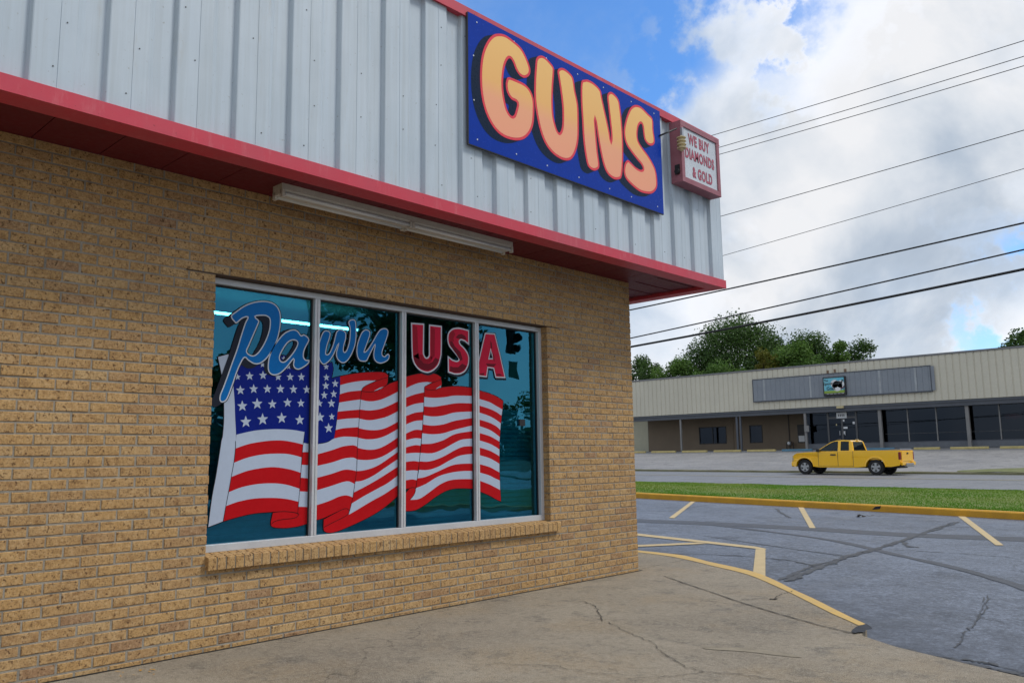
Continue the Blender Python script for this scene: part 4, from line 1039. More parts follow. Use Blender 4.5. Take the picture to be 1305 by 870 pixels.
# ================================================================== FAR BUILDING
YF=57.0; YGz=57.7; YWl=60.0
zr=lambda x:ony(x,486.4-.0893*(x-806.6),YF)
ZR=7.417; ZE=4.49; ZBm=4.10
fb=empty('strip_mall_building',(-20,YF,1.5),'long low shop across the road with a beige ribbed metal parapet','building'); FB=rel(fb)
FX0=-47.0; FX1=14.0
mb=MB(); pr=.405; x=FX0
zfr=[]
while x<FX1:
    mb.face([(x,YF,ZE),(x+pr*.78,YF,ZE),(x+pr*.78,YF,ZR),(x,YF,ZR)]); mb.face([(x+pr*.78,YF,ZE),(x+pr*.82,YF+.035,ZE),(x+pr*.82,YF+.035,ZR),(x+pr*.78,YF,ZR)])
    mb.face([(x+pr*.82,YF+.035,ZE),(x+pr*.96,YF+.035,ZE),(x+pr*.96,YF+.035,ZR),(x+pr*.82,YF+.035,ZR)]); mb.face([(x+pr*.96,YF+.035,ZE),(x+pr,YF,ZE),(x+pr,YF,ZR),(x+pr*.96,YF+.035,ZR)])
    x+=pr
mb.build('parapet_siding',M['panel_far'],fb,local=FB)
mb=MB(); mb.box((FX0,YF-.04,ZR-.02),(FX1,YF+.3,ZR+.10)); mb.build('roof_cap',mat('grey_cap',(.20,.20,.21),.5),fb,local=FB)
mb=MB(); mb.box((FX0,YF+.08,ZBm),(FX1,YF+.35,ZE-.02)); mb.box((FX0,YF+.02,ZBm+.24),(FX1,YF+.08,ZE-.03)); mb.build('eave_beam',M['slate'],fb,local=FB)
mb=MB(); mb.box((-40.9,YF+.1,ZE),(FX1,YWl,ZE+.05)); mb.build('canopy_ceiling',M['slate'],fb,local=FB)
mb=MB(); mb.box((-40.9,YF+.3,ZR-.3),(FX1,80,ZR-.25)); mb.box((-40.9,YWl+.2,1.0),(-40.7,80,ZR-.3)); mb.box((FX1-.2,YF+.3,1.0),(FX1,80,ZR-.3)); mb.box((-40.7,79.8,1.0),(FX1,80,ZR-.3)); mb.build('roof',M['roof'],fb,local=FB)
# taupe wall, left part, with two windows
xw0=ony(826.5,560,YWl).x; xw1=ony(1026,560,YWl).x+1.2
gw=lambda x,Y=56.5: farz(x,56.5)+.02
mb=MB()
holes=[]
for (a,b) in (((890.5,544),(926.5,565.5)),((954.5,541.5),(972.5,564.2))):
    p=ony(*a,YWl);q=ony(*b,YWl); q2=ony((a[0]+b[0])/2,b[1],YWl); holes.append((p.x,q.x,q2.z,p.z-.02))
dd=(ony(1017,541,YWl).x,ony(1027,570,YWl).x)
xs_=[xw0]; 
cur=xw0
for (a,b,z0_,z1_) in holes:
    mb.box((cur,YWl,1.2),(a,YWl+.2,ZE)); mb.box((a,YWl,1.2),(b,YWl+.2,z0_)); mb.box((a,YWl,z1_),(b,YWl+.2,ZE)); cur=b
mb.box((cur,YWl,1.2),(xw1,YWl+.2,ZE))
mb.box((ony(1029,560,YGz).x,YGz+.15,1.2),(ony(1029,560,YGz).x+.15,YWl-.002,ZE))
mb.build('rendered_wall',M['taupe'],fb,local=FB)
for (a,b,z0_,z1_) in holes:
    fr=MB(); w_=.07; fr.box((a,YWl-.02,z0_),(b,YWl+.06,z0_+w_)); fr.box((a,YWl-.02,z1_-w_),(b,YWl+.06,z1_)); fr.box((a,YWl-.02,z0_+w_),(a+w_,YWl+.06,z1_-w_)); fr.box((b-w_,YWl-.02,z0_+w_),(b,YWl+.06,z1_-w_))
    if b-a>1.6:
        c_=(a+b)/2; fr.box((c_-.03,YWl-.01,z0_+w_),(c_+.03,YWl+.05,z1_-w_))
    wo=fr.build('window',M['black'],fb,local=FB); g_=MB(); g_.face([(a,YWl+.04,z0_),(b,YWl+.04,z0_),(b,YWl+.04,z1_),(a,YWl+.04,z1_)]); g_.build('pane',M['glass_far'],wo,local=FB)
# a dark narrow side door with a white lower notice
p=ony(1016,541,YWl);q=ony(1026.5,564,YWl)
mb=MB(); mb.box((p.x,YWl-.03,q.z),(q.x,YWl,p.z)); do=mb.build('side_window',M['black'],fb,local=FB)
a_=ony(1018,555,YWl);b_2=ony(1026,562.5,YWl); MB().box((a_.x,YWl-.035,b_2.z),(b_2.x,YWl-.03,a_.z)).build('notice',M['plain_white'],do,local=FB)
# wall ribs/pilaster on the left
for px in (934.5,):
    xx=ony(px,560,YWl).x; MB().box((xx-.05,YWl-.04,1.3),(xx+.05,YWl,ZE)).build('downpipe',M['taupe'],fb,local=FB)
xx=ony(1006.5,560,YWl).x; MB().tube([(xx,YWl-.05,1.3),(xx,YWl-.05,ZE)],.03,6).build('conduit',M['grey_trim'],fb,local=FB)
# posts
for px,w,m_ in ((868.5,.13,'post_grey'),(940.5,.16,'slate'),(945,.13,'slate'),(1028.0,.16,'post_grey')):
    xx=ony(px,560,YF+.2).x; MB().box((xx-w/2,YF+.12,gw(xx)-.05),(xx+w/2,YF+.12+w,ZBm+.0)).build('post',M[m_],fb,local=FB)
# shopfront: sill wall, glazing, posts, mullions
xg0=ony(1029,560,YGz).x; ZG0=1.90
mb=MB(); mb.box((xg0,YGz-.06,1.0),(FX1,YGz+.14,ZG0-.02))
mb.build('plinth',mat('grey_plinth',(.15,.165,.19),.7),fb,local=FB)
mb=MB(); mb.box((xg0,YGz-.03,ZG0-.02),(FX1,YGz+.05,ZG0+.05)); mb.box((xg0,YGz-.03,ZBm-.02),(FX1,YGz+.05,ZBm+.06)); mb.build('shopfront_rail',M['slate'],fb,local=FB)
thin=[1056,1158.5,1194.5,1275.5]; thick=[(1122.0,1127.5),(1233.5,1239.5)]
gx=[]
def xat(px,py=545): return ony(px,py,YGz).x
dL,dR=xat(1056),xat(1092)
for px in (1158,1194.5,1275.5):
    x_=xat(px); MB().box((x_-.035,YGz-.05,ZG0+.05),(x_+.035,YGz+.05,ZBm)).build('mullion',M['post_grey'],fb,local=FB); gx.append(x_)
for px in (1123,1235):
    x_=ony(px,545,YF+.3).x; MB().box((x_-.12,YF+.2,1.45),(x_+.08,YF+.42,ZBm)).build('post',M['post_grey'],fb,local=FB); gx.append(xat(px))
for x_ in (-8.6,-5.5,-2.3,1.0,4.3,7.6): MB().box((x_-.035,YGz-.05,ZG0+.05),(x_+.035,YGz+.05,ZBm)).build('mullion',M['post_grey'],fb,local=FB); gx.append(x_)
edges=sorted([dR]+gx+[FX1])
for a,b in zip(edges[:-1],edges[1:]):
    MB().box((a,YGz,ZG0+.03),(b,YGz+.01,ZBm)).build('glazing',M['glass_far'],fb,local=FB)
MB().box((xg0,YGz,ZG0+.03),(dL,YGz+.01,ZBm)).build('glazing',M['glass_far'],fb,local=FB)
mb=MB(); zl=ony(1194,551,YGz).z; mb.box((xat(1128),YGz-.02,zl-.015),(FX1,YGz-.004,zl+.015)); mb.build('glazing_rail',M['grey_trim'],fb,local=FB)
# entrance: double door
zd0=gw(dL); zd1=ony(1072,533.2,YGz).z
mb=MB(); 
for x_ in (dL,(dL+dR)/2,dR): mb.box((x_-.06,YGz-.05,zd0),(x_+.06,YGz+.05,zd1 if x_==(dL+dR)/2 else ZBm))
mb.box((dL+.06,YGz-.045,zd1),(dR-.06,YGz+.045,zd1+.14)); dof=mb.build('door_frame',mat('bronze_frame',(.10,.10,.105),.4,metal=.4),fb,local=FB)
for a,b in ((dL+.06,(dL+dR)/2-.06),((dL+dR)/2+.06,dR-.06)):
    d_=MB().box((a,YGz-.01,zd0+.2),(b,YGz+.01,zd1)).build('door',M['glass_far'],fb,local=FB)
    MB().box((a,YGz-.03,zd0+.02),(b,YGz+.03,zd0+.2)).build('kick_rail',M['slate'],d_,local=FB)
    hx=b-.12 if a<(dL+dR)/2-.5 else a+.12
    MB().box((hx-.02,YGz-.08,zd0+.95),(hx+.02,YGz-.03,zd0+1.25)).build('handle',M['chrome'],d_,local=FB)
for (px,py,w,h) in ((1075,535.5,.13,.16),(1077.5,544.8,.28,.13),(1075.5,551,.12,.2),(1066,541,.07,.12),(1088,538.5,.14,.16)):
    q=ony(px,py,YGz-.02); MB().box((q.x-w/2,YGz-.025,q.z-h/2),(q.x+w/2,YGz-.018,q.z+h/2)).build('door_sticker',M['plain_white'] if w>.1 else M['cream'],fb,local=FB)
MB().box((dL+.06,YGz,zd1+.14),(dR-.06,YGz+.01,ZBm)).build('transom',M['glass_far'],fb,local=FB)
q=ony(1072.5,529,YGz-.05); mb=MB(); mb.box((q.x-.36,YGz-.07,q.z-.2),(q.x+.36,YGz-.05,q.z+.2)); pl_=mb.build('number_plate',M['plain_white'],fb,local=FB)
mb=MB()
for k in range(4): mb.box((q.x-.22+k*.12,YGz-.074,q.z-.08),(q.x-.16+k*.12,YGz-.07,q.z+.08))
mb.build('plate_mark',M['print_dark'],pl_,local=FB)
# shop interior
mb=MB(); mb.box((xg0,66,1.4),(FX1,66.1,4.6)); mb.box((xg0,YGz+.1,1.45),(FX1,66,1.5)); mb.box((xg0,YGz+.1,ZE-.1),(FX1,66,ZE-.05)); mb.box((xw1+.2,YGz+.2,1.4),(xw1+.3,66,4.6)); mb.build('interior',mat('shop_interior',(.03,.03,.032),.8),fb,local=FB)
q=ony(1100,556,60.0); mb=MB(); mb.box((q.x-.6,60,1.5),(q.x+.6,60.6,q.z+.4)); tag(mb.build('shelf_unit',mat('rust_red_shelf',(.20,.05,.03),.7),bevel=.02),'dim rust red cabinet behind the shop glass right of the door','cabinet')
# neon sign in the rightmost visible window
q=ony(1291.5,530.5,YGz+.25); ns=empty('neon_sign',tuple(q),'red lit neon OPEN sign inside the rightmost far shop window','sign')
text_mesh('neon_lettering','OPEN',.85,.30,M['neon'],ns,lambda a,b,c2:Vector((a,0,b)),bold=0,ext=.0)
MB().box((-.5,.03,-.22),(.5,.05,.22)).build('backplate',M['black'],ns)
# grey sign band + goat cafe sign
gs=empty('sign_backing',(-22,YF-.15,6),'long weathered grey corrugated sign band on the beige parapet','sign panel'); GS=rel(gs)
p=ony(959.4,484.5,YF-.12);q=ony(1187,497.3,YF-.12)
zt_=p.z; zb_=q.z; mb=MB(); x=p.x; nP=0
while x<q.x-.01:
    e=min(x+.36,q.x); mb.face([(x,YF-.12,zb_),(x+.30,YF-.12,zb_),(x+.30,YF-.12,zt_),(x,YF-.12,zt_)]); mb.face([(x+.30,YF-.12,zb_),(x+.33,YF-.10,zb_),(x+.33,YF-.10,zt_),(x+.30,YF-.12,zt_)]); mb.face([(x+.33,YF-.10,zb_),(e,YF-.12,zb_),(e,YF-.12,zt_),(x+.33,YF-.10,zt_)]); x+=.36
mb.build('corrugated_sheet',M['zinc'],gs,local=GS)
mb=MB(); mb.box((p.x-.05,YF-.14,zb_-.08),(q.x+.05,YF,zb_-.001)); mb.box((p.x-.05,YF-.14,zt_+.001),(q.x+.05,YF,zt_+.06)); mb.box((q.x+.003,YF-.14,zb_),(q.x+.06,YF,zt_)); mb.box((p.x-.06,YF-.14,zb_),(p.x-.003,YF,zt_)); mb.build('sign_surround',M['slate'],gs,local=GS)
for px in (974,1033,1122,1168):
    x_=ony(px,490,YF-.13).x; MB().box((x_-.10,YF-.128,zb_+.02),(x_+.03,YF-.123,zt_-.02)).build('bleached_strip',mat('bleached_strip',(.42,.45,.48),.6,var=.15,vs=2),gs,local=GS)
q1=ony(1048,481,YF-.3);q2=ony(1078.5,503,YF-.3)
cs_=empty('cafe_sign',((q1.x+q2.x)/2,YF-.2,(q1.z+q2.z)/2),'small framed blue and green sign reading The Spotted Goat','sign'); CS=rel(cs_)
w2=(q2.x-q1.x)/2; h2=(q1.z-q2.z)/2
MB().box((-w2,-.1,-h2),(w2,.05,h2)).build('sign_box',M['black'],cs_,bevel=.02)
MB().box((-w2+.08,-.115,-h2*.45),(w2-.10,-.101,h2-.08)).build('sign_sky',M['sky_panel'],cs_)
MB().box((-w2+.08,-.116,-h2*.72),(w2-.10,-.101,-h2*.45-.002)).build('sign_field',M['sign_green'],cs_)
MB().box((-w2+.08,-.115,-h2+.08),(w2-.10,-.101,-h2*.72-.002)).build('sign_strip',M['grey_trim'],cs_)
mb=MB(); mb.lathe([(.0,-.119),(.55,-.119)],(.22,0,.05),'y',18); 
mb2=MB()
for sx_,sz,r_ in ((.22,.0,.36),(.45,.12,.26),(.05,.16,.28)): mb2.lathe([(0,-.118),(r_,-.118)],(sx_,0,sz),'y',18)
mb2.build('sign_cloud',M['plain_white'],cs_)
for txt,w_,h_,xx_,zz_ in (('The',.30,.14,-.55,.42),('Spotted',.98,.24,-.28,.17),('Goat',.62,.24,-.22,-.14)):
    text_mesh('sign_lettering',txt,w_,h_,M['print_dark'],cs_,lambda a,b,c2,xx_=xx_,zz_=zz_:Vector((xx_+a,-.125,zz_+b)),bold=.02,ext=0)
def goat(x,z,s):
    g=MB(); pts=[(-.5,.3),(-.45,.55),(-.2,.6),(.25,.62),(.40,.85),(.36,1.1),(.46,.98),(.62,.95),(.78,.82),(.72,.74),(.58,.74),(.50,.5),(.42,.3),(.40,-.1),(.30,-.1),(.28,.22),(-.25,.22),(-.30,-.1),(-.40,-.1)]
    flat(g,[[(x+a*s,z+b*s) for a,b in pts]],-.128,0,'y'); return g
goat(.42,.08,.34).build('goat_shape',M['print_dark'],cs_); goat(.55,-.26,.24).build('goat_shape',mat('goat_brown',(.12,.03,.05),.5),cs_)
for k in range(5): MB().box((-.55+k*.26,-.13,-h2+.12),(-.38+k*.26,-.12,-h2*.78)).build('strip_mark',M['plain_white'],cs_)
# gas meter
q=ony(1006,568,YWl-.4); gm=empty('gas_meter',(q.x,YWl-.4,gw(q.x)),'small grey gas meter by the taupe wall left of the entrance','gas meter')
MB().tube([(-.25,.1,0),(-.25,.1,.55),(-.1,.1,.6)],.03,8).build('pipe',M['grey_trim'],gm,smooth=True)
m_=MB(); m_.box((-.12,-.08,.35),(.12,.12,.62)); m_.build('meter_body',M['zinc'],gm,bevel=.03); m2=MB(); m2.lathe([(0,-.13),(.10,-.12),(.11,-.08)],(0,0,.50),'y',16); m2.build('dial',M['plain_white'],gm)
MB().tube([(.1,.1,.6),(.28,.1,.55),(.28,.1,0)],.03,8).build('pipe',M['grey_trim'],gm,smooth=True)
# meter box on post
q=ony(1027.5,545.5,YF+.0); mb=MB(); mb.box((q.x-.17,YF+.02,q.z-.25),(q.x+.17,YF+.118,q.z+.2)); mb.build('meter_box',M['post_grey'],fb,local=FB,bevel=.01)
# lamp under beam
q=ony(1071,519,YF-.02); mb=MB(); mb.box((q.x-.25,YF-.12,q.z-.06),(q.x+.25,YF+.0,q.z+.10)); mb.build('entrance_lamp',M['cream'],fb,local=FB,bevel=.02)
# rust stains/brackets above the cafe sign
for px,py in ((1054.5,474),(1063.5,472.5),(1077,472)):
    q=ony(px,py,YF-.05); MB().box((q.x-.07,YF-.03,q.z-.10),(q.x+.07,YF-.002,q.z+.12)).build('bracket_stub',mat('rusty_bracket',(.25,.16,.10),.8),fb,local=FB)
# cream building beyond on the left
cb=empty('lap_sided_building',(-52,64,1.5),'cream lap sided building at the left end of the strip mall','building'); CB=rel(cb)
mb=MB()
for k in range(16):
    z_=1.2+k*.22; mb.face([(-60,63.0-.03,z_),(FX0+6.05,63.0-.03,z_),(FX0+6.05,63.0,z_+.22),(-60,63.0,z_+.22)]); mb.face([(-60,63.0,z_),(FX0+6.05,63.0,z_),(FX0+6.05,63.0-.03,z_),(-60,63.0-.03,z_)])
mb.build('lap_wall',M['lap'],cb,local=CB); MB().box((-60,63.01,1.0),(FX0+6.05,75,4.6)).build('building_body',M['lap'],cb,local=CB); MB().box((-60.3,62.6,4.72),(FX0+6.0,75.3,4.85)).build('roof',M['roof'],cb,local=CB)

# ---- wheel stops
st=[(800,822.5,'y'),(830.6,861,'y'),(869.5,901,'y'),(910,944,'y'),(952.5,988.5,'y'),(997,1035,'b'),(1093,1140,'b'),(1165,1198,'y'),(1211.5,1260.5,'y'),(1275,1328,'y')]
SLB=['cream yellow wheel stop at the far left below the cream lap siding','cream yellow wheel stop left of the first grey post','cream yellow wheel stop below the wide dark window','cream yellow wheel stop ending at the dark double post','cream yellow wheel stop below the small square window','blue wheel stop beside the gas meter, left of the truck','blue wheel stop behind the truck bed','cream yellow wheel stop right behind the truck tailgate','cream yellow wheel stop below the thick post at right','cream yellow wheel stop cut by the right edge of the photo']
SY=55.2
for (a,b,cc),lbl in zip(st,SLB):
    pa=ony(a,572,SY);pb=ony(b,572,SY); xm=(pa.x+pb.x)/2; L_=min(pb.x-pa.x,2.6)/2
    m_=MB(); z0_=0
    pr=[(-.08,0),(-.08,.10),(-.055,.15),(.055,.15),(.08,.10),(.08,0)]
    for (ya,za),(yb,zb2) in zip(pr[:-1],pr[1:]): m_.face([(-L_,ya,za),(L_,ya,za),(L_-.0,yb,zb2),(-L_,yb,zb2)])
    m_.face([(-L_,y_,z_) for y_,z_ in pr]); m_.face([(L_,y_,z_) for y_,z_ in pr][::-1])
    o=m_.build('wheel_stop',M['stop_yellow'] if cc=='y' else M['stop_blue']); o.location=(xm,SY,farz(xm,SY)-.01); tag(o,lbl,'wheel stop','wheel stops in front of the far shop')

# ================================================================== TREES
def tree(name,label,base,h,crown,nleaf,leafm,seed,leaf=.22,nclump=40,group='trees behind the far shop',trunk_r=.25,openness=1.0,cz=None):
    """crown=(rx,ry,rz); crown centre at h-rz"""
    r=random.Random(seed); t=empty(name,base,label,'tree',group)
    rx,ry,rz=crown; cz=cz if cz is not None else h-rz
    tb=MB(); tb.tube([(0,0,-.3),(r.uniform(-.2,.2),r.uniform(-.2,.2),cz*.5),(r.uniform(-.3,.3),0,cz+rz*.5)],trunk_r,8,r1=trunk_r*.25)
    cl=[]
    for k in range(nclump):
        while True:
            v=Vector((r.uniform(-1,1),r.uniform(-1,1),r.uniform(-1,1)))
            if .25<v.length<1: break
        v=v.normalized()*(v.length**.5)
        cl.append((Vector((v.x*rx,v.y*ry,cz+v.z*rz)),r.uniform(.20,.40)*min(rx,rz),r.uniform(-.22,.22)))
    for c_,cr,_ in cl[:nclump//2]:
        s=Vector((0,0,max(1.0,cz-rz*.6+r.random()*rz*.7))); mid=(s+c_)/2+Vector((0,0,-.1*rz))
        tb.tube([s,mid,c_],trunk_r*.3,5,r1=.02,caps=False)
    tb.build('trunk',M['bark'],t,smooth=True)
    m_=MB()
    for k in range(nleaf):
        c_,cr,tn=cl[r.randrange(nclump)]
        d=Vector((r.gauss(0,1),r.gauss(0,1),r.gauss(0,.8))); d=d.normalized()*(r.random()**.45)*cr*openness*1.25
        p=c_+d; s=leaf*r.uniform(.45,1.05)
        a=Vector((r.gauss(0,1),r.gauss(0,1),r.gauss(0,.6))).normalized(); b=a.orthogonal().normalized(); b=(b*math.cos(k)+a.cross(b)*math.sin(k)); 
        tone=clamp(.5+tn+r.uniform(-.28,.28),0,1)
        m_.face([p-a*s,p+b*s*.5,p+a*s,p-b*s*.5],0,(tone,)*3)
    m_.build('crown',leafm,t)
    return t
def px_tree(name,label,px,ytop,halfw_px,Y,zlow,nleaf,leafm,seed,leaf=.2,nclump=40,openness=1.0,ryf=.9):
    nclump=int(nclump*2.2); nleaf=int(nleaf*2.1); top=ony(px,ytop,Y); a=ony(px-halfw_px,ytop,Y).x; b=ony(px+halfw_px,ytop,Y).x
    rx=(b-a)/2; h=top.z-1.5; rz=(top.z-zlow)/2
    return tree(name,label,(top.x,Y,1.5),h,(rx,rx*ryf,rz),nleaf,leafm,seed,leaf,nclump,openness=openness)
px_tree('broadleaf_tree','tall dark green broadleaf tree rising highest behind the far shop',936,413,52,88,4.5,26000,M['leaf_dark'],1,.19,70)
px_tree('broadleaf_tree','dark green tree on the right shoulder of the tallest tree',985,428,22,90,4,9000,M['leaf_dark'],12,.19,30)
px_tree('broadleaf_tree','small dark tree at the left end, against the brick corner',818,457,24,84,4,9000,M['leaf_dark'],2,.2,26)
px_tree('broadleaf_tree','low mid green tree left of the tallest tree',862,459,26,82,4,9000,M['leaf_mid'],3,.19,28)
px_tree('broadleaf_tree','low light green bush in front of the tallest tree',918,466,36,80,4.5,7000,M['leaf_mid'],4,.18,26)
px_tree('broadleaf_tree','yellowing thin tree at the foot of the tallest tree',975,446,18,81,4,5500,M['leaf_yel'],5,.15,26,1.1)
px_tree('broadleaf_tree','mid green rounded tree right of the yellowing tree',1012,440,34,83,4,13000,M['leaf_mid'],6,.18,36)
px_tree('broadleaf_tree','green tree with pointed tufts behind the rounded tree',1030,431,40,90,4,12000,M['leaf_dark'],7,.2,36)
px_tree('broadleaf_tree','small green tree left of the sparse tree',1070,437,17,84,4,6000,M['leaf_mid'],8,.17,22,1.1)
px_tree('broadleaf_tree','sparse wispy tree at the right end of the tree row',1097,434,22,86,5,2600,M['leaf_dark'],9,.17,30,1.3)
px_tree('broadleaf_tree','tip of a small tree peeping over the beige parapet',1188,451,14,90,4,2500,M['leaf_dark'],10,.16,14)
px_tree('broadleaf_tree','dark tree at the right edge of the photo above the roof',1308,420,38,88,4,14000,M['leaf_dark'],11,.2,40)
# trees and signal across the side street (they show in the window glass)
def mirror_pt(px,py,dist):
    p=onx(px,py,XG); d=ray(px,py); return p+Vector((-d.x,d.y,d.z))*dist
p=mirror_pt(520,430,24)
tree('oak_tree','large dark oak mirrored in the upper middle of the shop window',(p.x,p.y,0),9.6,(2.5,3.0,2.9),11000,M['leaf_dark'],21,.22,46,'trees mirrored in the shop window',.3)
p=mirror_pt(268,640,30)
tree('oak_tree','dark oak mirrored at the left edge of the shop window',(p.x,p.y,0),5.3,(2.2,2.5,2.4),9000,M['leaf_dark'],22,.24,40,'trees mirrored in the shop window',.3)
for k,(px_,d_,h_,rx_) in enumerate(((330,62,4.2,6),(430,60,5.0,7),(520,66,6.5,7),(600,70,6.0,7),(680,80,7.5,9),(740,90,7,9))):
    p=mirror_pt(px_,560,d_)
    tree('broadleaf_tree',('low bushy green tree','low wide green tree','mid green tree','dark green tree','tall mid green tree','spreading dark tree')[k]+' mirrored low in the shop window',(p.x,p.y,-.4),h_,(rx_,4,h_*.5),5000,M['leaf_dark'] if k%2 else M['leaf_mid'],30+k,.36,26,'trees mirrored in the shop window',.25)
p=mirror_pt(652,432,22)
ts=empty('traffic_signal',tuple(p),'black traffic signal mirrored at the top right of the shop window','traffic light')
mb=MB(); mb.box((-.15,-.17,-.5),(.15,.17,.5)); mb.build('signal_housing',M['black'],ts,bevel=.03)
for k in range(3):
    m_=MB(); m_.lathe([(.14,-.0),(.14,-.22)],(-.15,0,.32-k*.32),'x',14); m_.build('visor',M['black'],ts)
MB().tube([(0,0,.5),(0,0,1.3)],.04,8).build('hanger',M['black'],ts)
MB().tube([(0,-1.5,1.2),(0,0,1.3),(0,9,1.6)],.07,8).build('mast_arm',M['chrome'],ts); MB().tube([(0,9,1.7),(0,9,-p.z-.2)],.11,10).build('mast',M['chrome'],ts)
q=mirror_pt(655,470,22); MB().box((q.x-p.x-.02,q.y-p.y-.3,q.z-p.z-.3),(q.x-p.x+.02,q.y-p.y+.3,q.z-p.z+.3)).build('street_plate',M['street_green'],ts)

# ================================================================== TRUCK
TYN=37.4
fa=ony(1026.8,602.5,TYN); ra=ony(1117.0,604,TYN)
wb=3.2; xc=(fa.x+ra.x)/2
tr=empty('pickup_truck',(xc,TYN+.80,roadz(xc,TYN)-.01),'bright yellow extended cab pickup truck driving on the road','pickup truck',rz=math.pi)
tilt=math.atan((roadz(ra.x,TYN)-roadz(fa.x,TYN))/(ra.x-fa.x)); tr.rotation_euler=(0,tilt,math.pi)
# local: +x forward (front axle at +1.6), +y = camera side
FA,RA_=1.6,-1.6; HW=.86; WR=.335
def arch(cx,r,n=12,z0=.36):
    a0=math.asin((z0-WR)/r); return [(cx+r*math.cos(a),WR+r*math.sin(a)) for a in [a0+(math.pi-2*a0)*k/n for k in range(n+1)]]
beltz=1.03
low=[(2.38,.40),(2.42,.55),(2.38,.70),(2.30,.80),(2.20,.90),(1.95,.97),(1.5,1.01),(1.02,beltz),(.6,beltz),(-.3,beltz),(-.66,beltz+.01),(-.68,1.06),(-2.75,1.06),(-2.78,1.04),(-2.80,.50),(-2.76,.42)]
bot=[(-2.3,.36)]+arch(RA_,.42)[::-1]+[(-.8,.33),(0,.33),(.9,.33)]+arch(FA,.42)[::-1]+[(2.2,.36)]
body=low+bot
bm_=MB()
for s in (1,-1):
    L_=[Vector((a,b,0)) for a,b in body]; trs=tessellate_polygon([L_]); base=len(bm_.v)
    for a,b in body: bm_.v.append((a,s*HW*(1 if a<1.9 else 1-.10*((a-1.9)/.5)**2),b))
    for t in trs: bm_.f.append([base+i for i in t]); bm_.m.append(0); bm_.c.append(None)
def hwx(a): return HW*(1 if a<1.9 else 1-.10*((a-1.9)/.5)**2)
for i in range(len(low)-1):
    a,b=low[i],low[i+1]
    # skip the cab opening and the open bed
    if i in (8,9): continue
    if a[0]<=-.67 and b[0]>=-2.76: continue
    bm_.face([(a[0],-hwx(a[0]),a[1]),(b[0],-hwx(b[0]),b[1]),(b[0],hwx(b[0]),b[1]),(a[0],hwx(a[0]),a[1])])
# bed floor, inner walls, rails
bm_.box((-2.74,-HW+.06,.62),(-.70,HW-.06,.66)); bm_.box((-.74,-HW+.01,.4),(-.68,HW-.01,1.055))
for s in (1,-1): bm_.box((-2.76,s*(HW-.002),1.02),(-.68,s*(HW-.08),1.075)); bm_.box((-2.74,s*(HW-.07),.62),(-.70,s*(HW-.06),1.03))
bm_.box((-2.81,-HW+.03,.45),(-2.74,HW-.03,1.055))
bo_=bm_.build('body',M['truck'],tr)
# wheel arch flares
for cx_ in (FA,RA_):
    for s in (1,-1):
        f_=MB(); A_=arch(cx_,.42,14); B_=arch(cx_,.475,14)
        for i in range(14):
            a,b,c_,d_=A_[i],A_[i+1],B_[i+1],B_[i]
            y1_=s*(HW+.03); y0_=s*(HW-.005)
            f_.face([(a[0],y1_,a[1]),(b[0],y1_,b[1]),(c_[0],y1_-s*.01,c_[1]),(d_[0],y1_-s*.01,d_[1])]); f_.face([(c_[0],y1_-s*.01,c_[1]),(d_[0],y1_-s*.01,d_[1]),(d_[0],y0_,d_[1]+.01),(c_[0],y0_,c_[1]+.01)]); f_.face([(a[0],y1_,a[1]),(b[0],y1_,b[1]),(b[0],s*(HW-.2),b[1]),(a[0],s*(HW-.2),a[1])])
        f_.build('wheel_arch',M['truck'],bo_,smooth=False)
# cab: side frames with window openings
tw=.17
def cy(z): return HW-.015-(z-beltz)*tw/.47
cabo=[(1.06,beltz),(.66,1.28),(.38,1.46),(.15,1.53),(-.2,1.55),(-.46,1.53),(-.56,1.47),(-.66,beltz)]
w1_=[(.93,1.06),(.60,1.28),(.36,1.42),(.22,1.475),(.06,1.485),(.04,1.06)]
w2_=[(-.10,1.08),(-.09,1.48),(-.43,1.47),(-.47,1.08)]
cab=MB()
for s in (1,-1):
    loops=[[Vector((a,b,0)) for a,b in l] for l in (cabo,w1_,w2_)]; trs=tessellate_polygon(loops); pts=[q for l in loops for q in l]; base=len(cab.v)
    for q in pts: cab.v.append((q.x,s*cy(q.y),q.y))
    for t in trs: cab.f.append([base+i for i in t]); cab.m.append(0); cab.c.append(None)
for i in range(len(cabo)-1):
    a,b=cabo[i],cabo[i+1]
    if i in (0,1): 
        for s in (1,-1): cab.face([(a[0],s*cy(a[1]),a[1]),(b[0],s*cy(b[1]),b[1]),(b[0],s*(cy(b[1])-.06),b[1]),(a[0],s*(cy(a[1])-.06),a[1])])
        continue
    if i==6:
        for s in (1,-1): cab.face([(a[0],s*cy(a[1]),a[1]),(b[0],s*cy(b[1]),b[1]),(b[0],s*(cy(b[1])-.12),b[1]),(a[0],s*(cy(a[1])-.12),a[1])])
        continue
    cab.face([(a[0],-cy(a[1]),a[1]),(b[0],-cy(b[1]),b[1]),(b[0],cy(b[1]),b[1]),(a[0],cy(a[1]),a[1])])
cab.build('cab',M['truck'],bo_)
def glassq(pts,name='window'): 
    g=MB(); g.face(pts); g.build(name,M['glass_car'],tr)
for s in (1,-1):
    for w_ in (w1_,w2_): glassq([(a,s*(cy(b)-.008),b) for a,b in w_])
    m_=MB()
    for w_ in (w1_,w2_):
        for i in range(len(w_)):
            a,b=w_[i],w_[(i+1)%len(w_)]; m_.tube([(a[0],s*(cy(a[1])-.002),a[1]),(b[0],s*(cy(b[1])-.002),b[1])],.012,4)
    m_.build('window_seal',M['black'],tr)
glassq([(1.05,-cy(beltz)+.06,beltz),(1.05,cy(beltz)-.06,beltz),(.385,cy(1.46)-.06,1.462),(.385,-cy(1.46)+.06,1.462)],'windscreen')
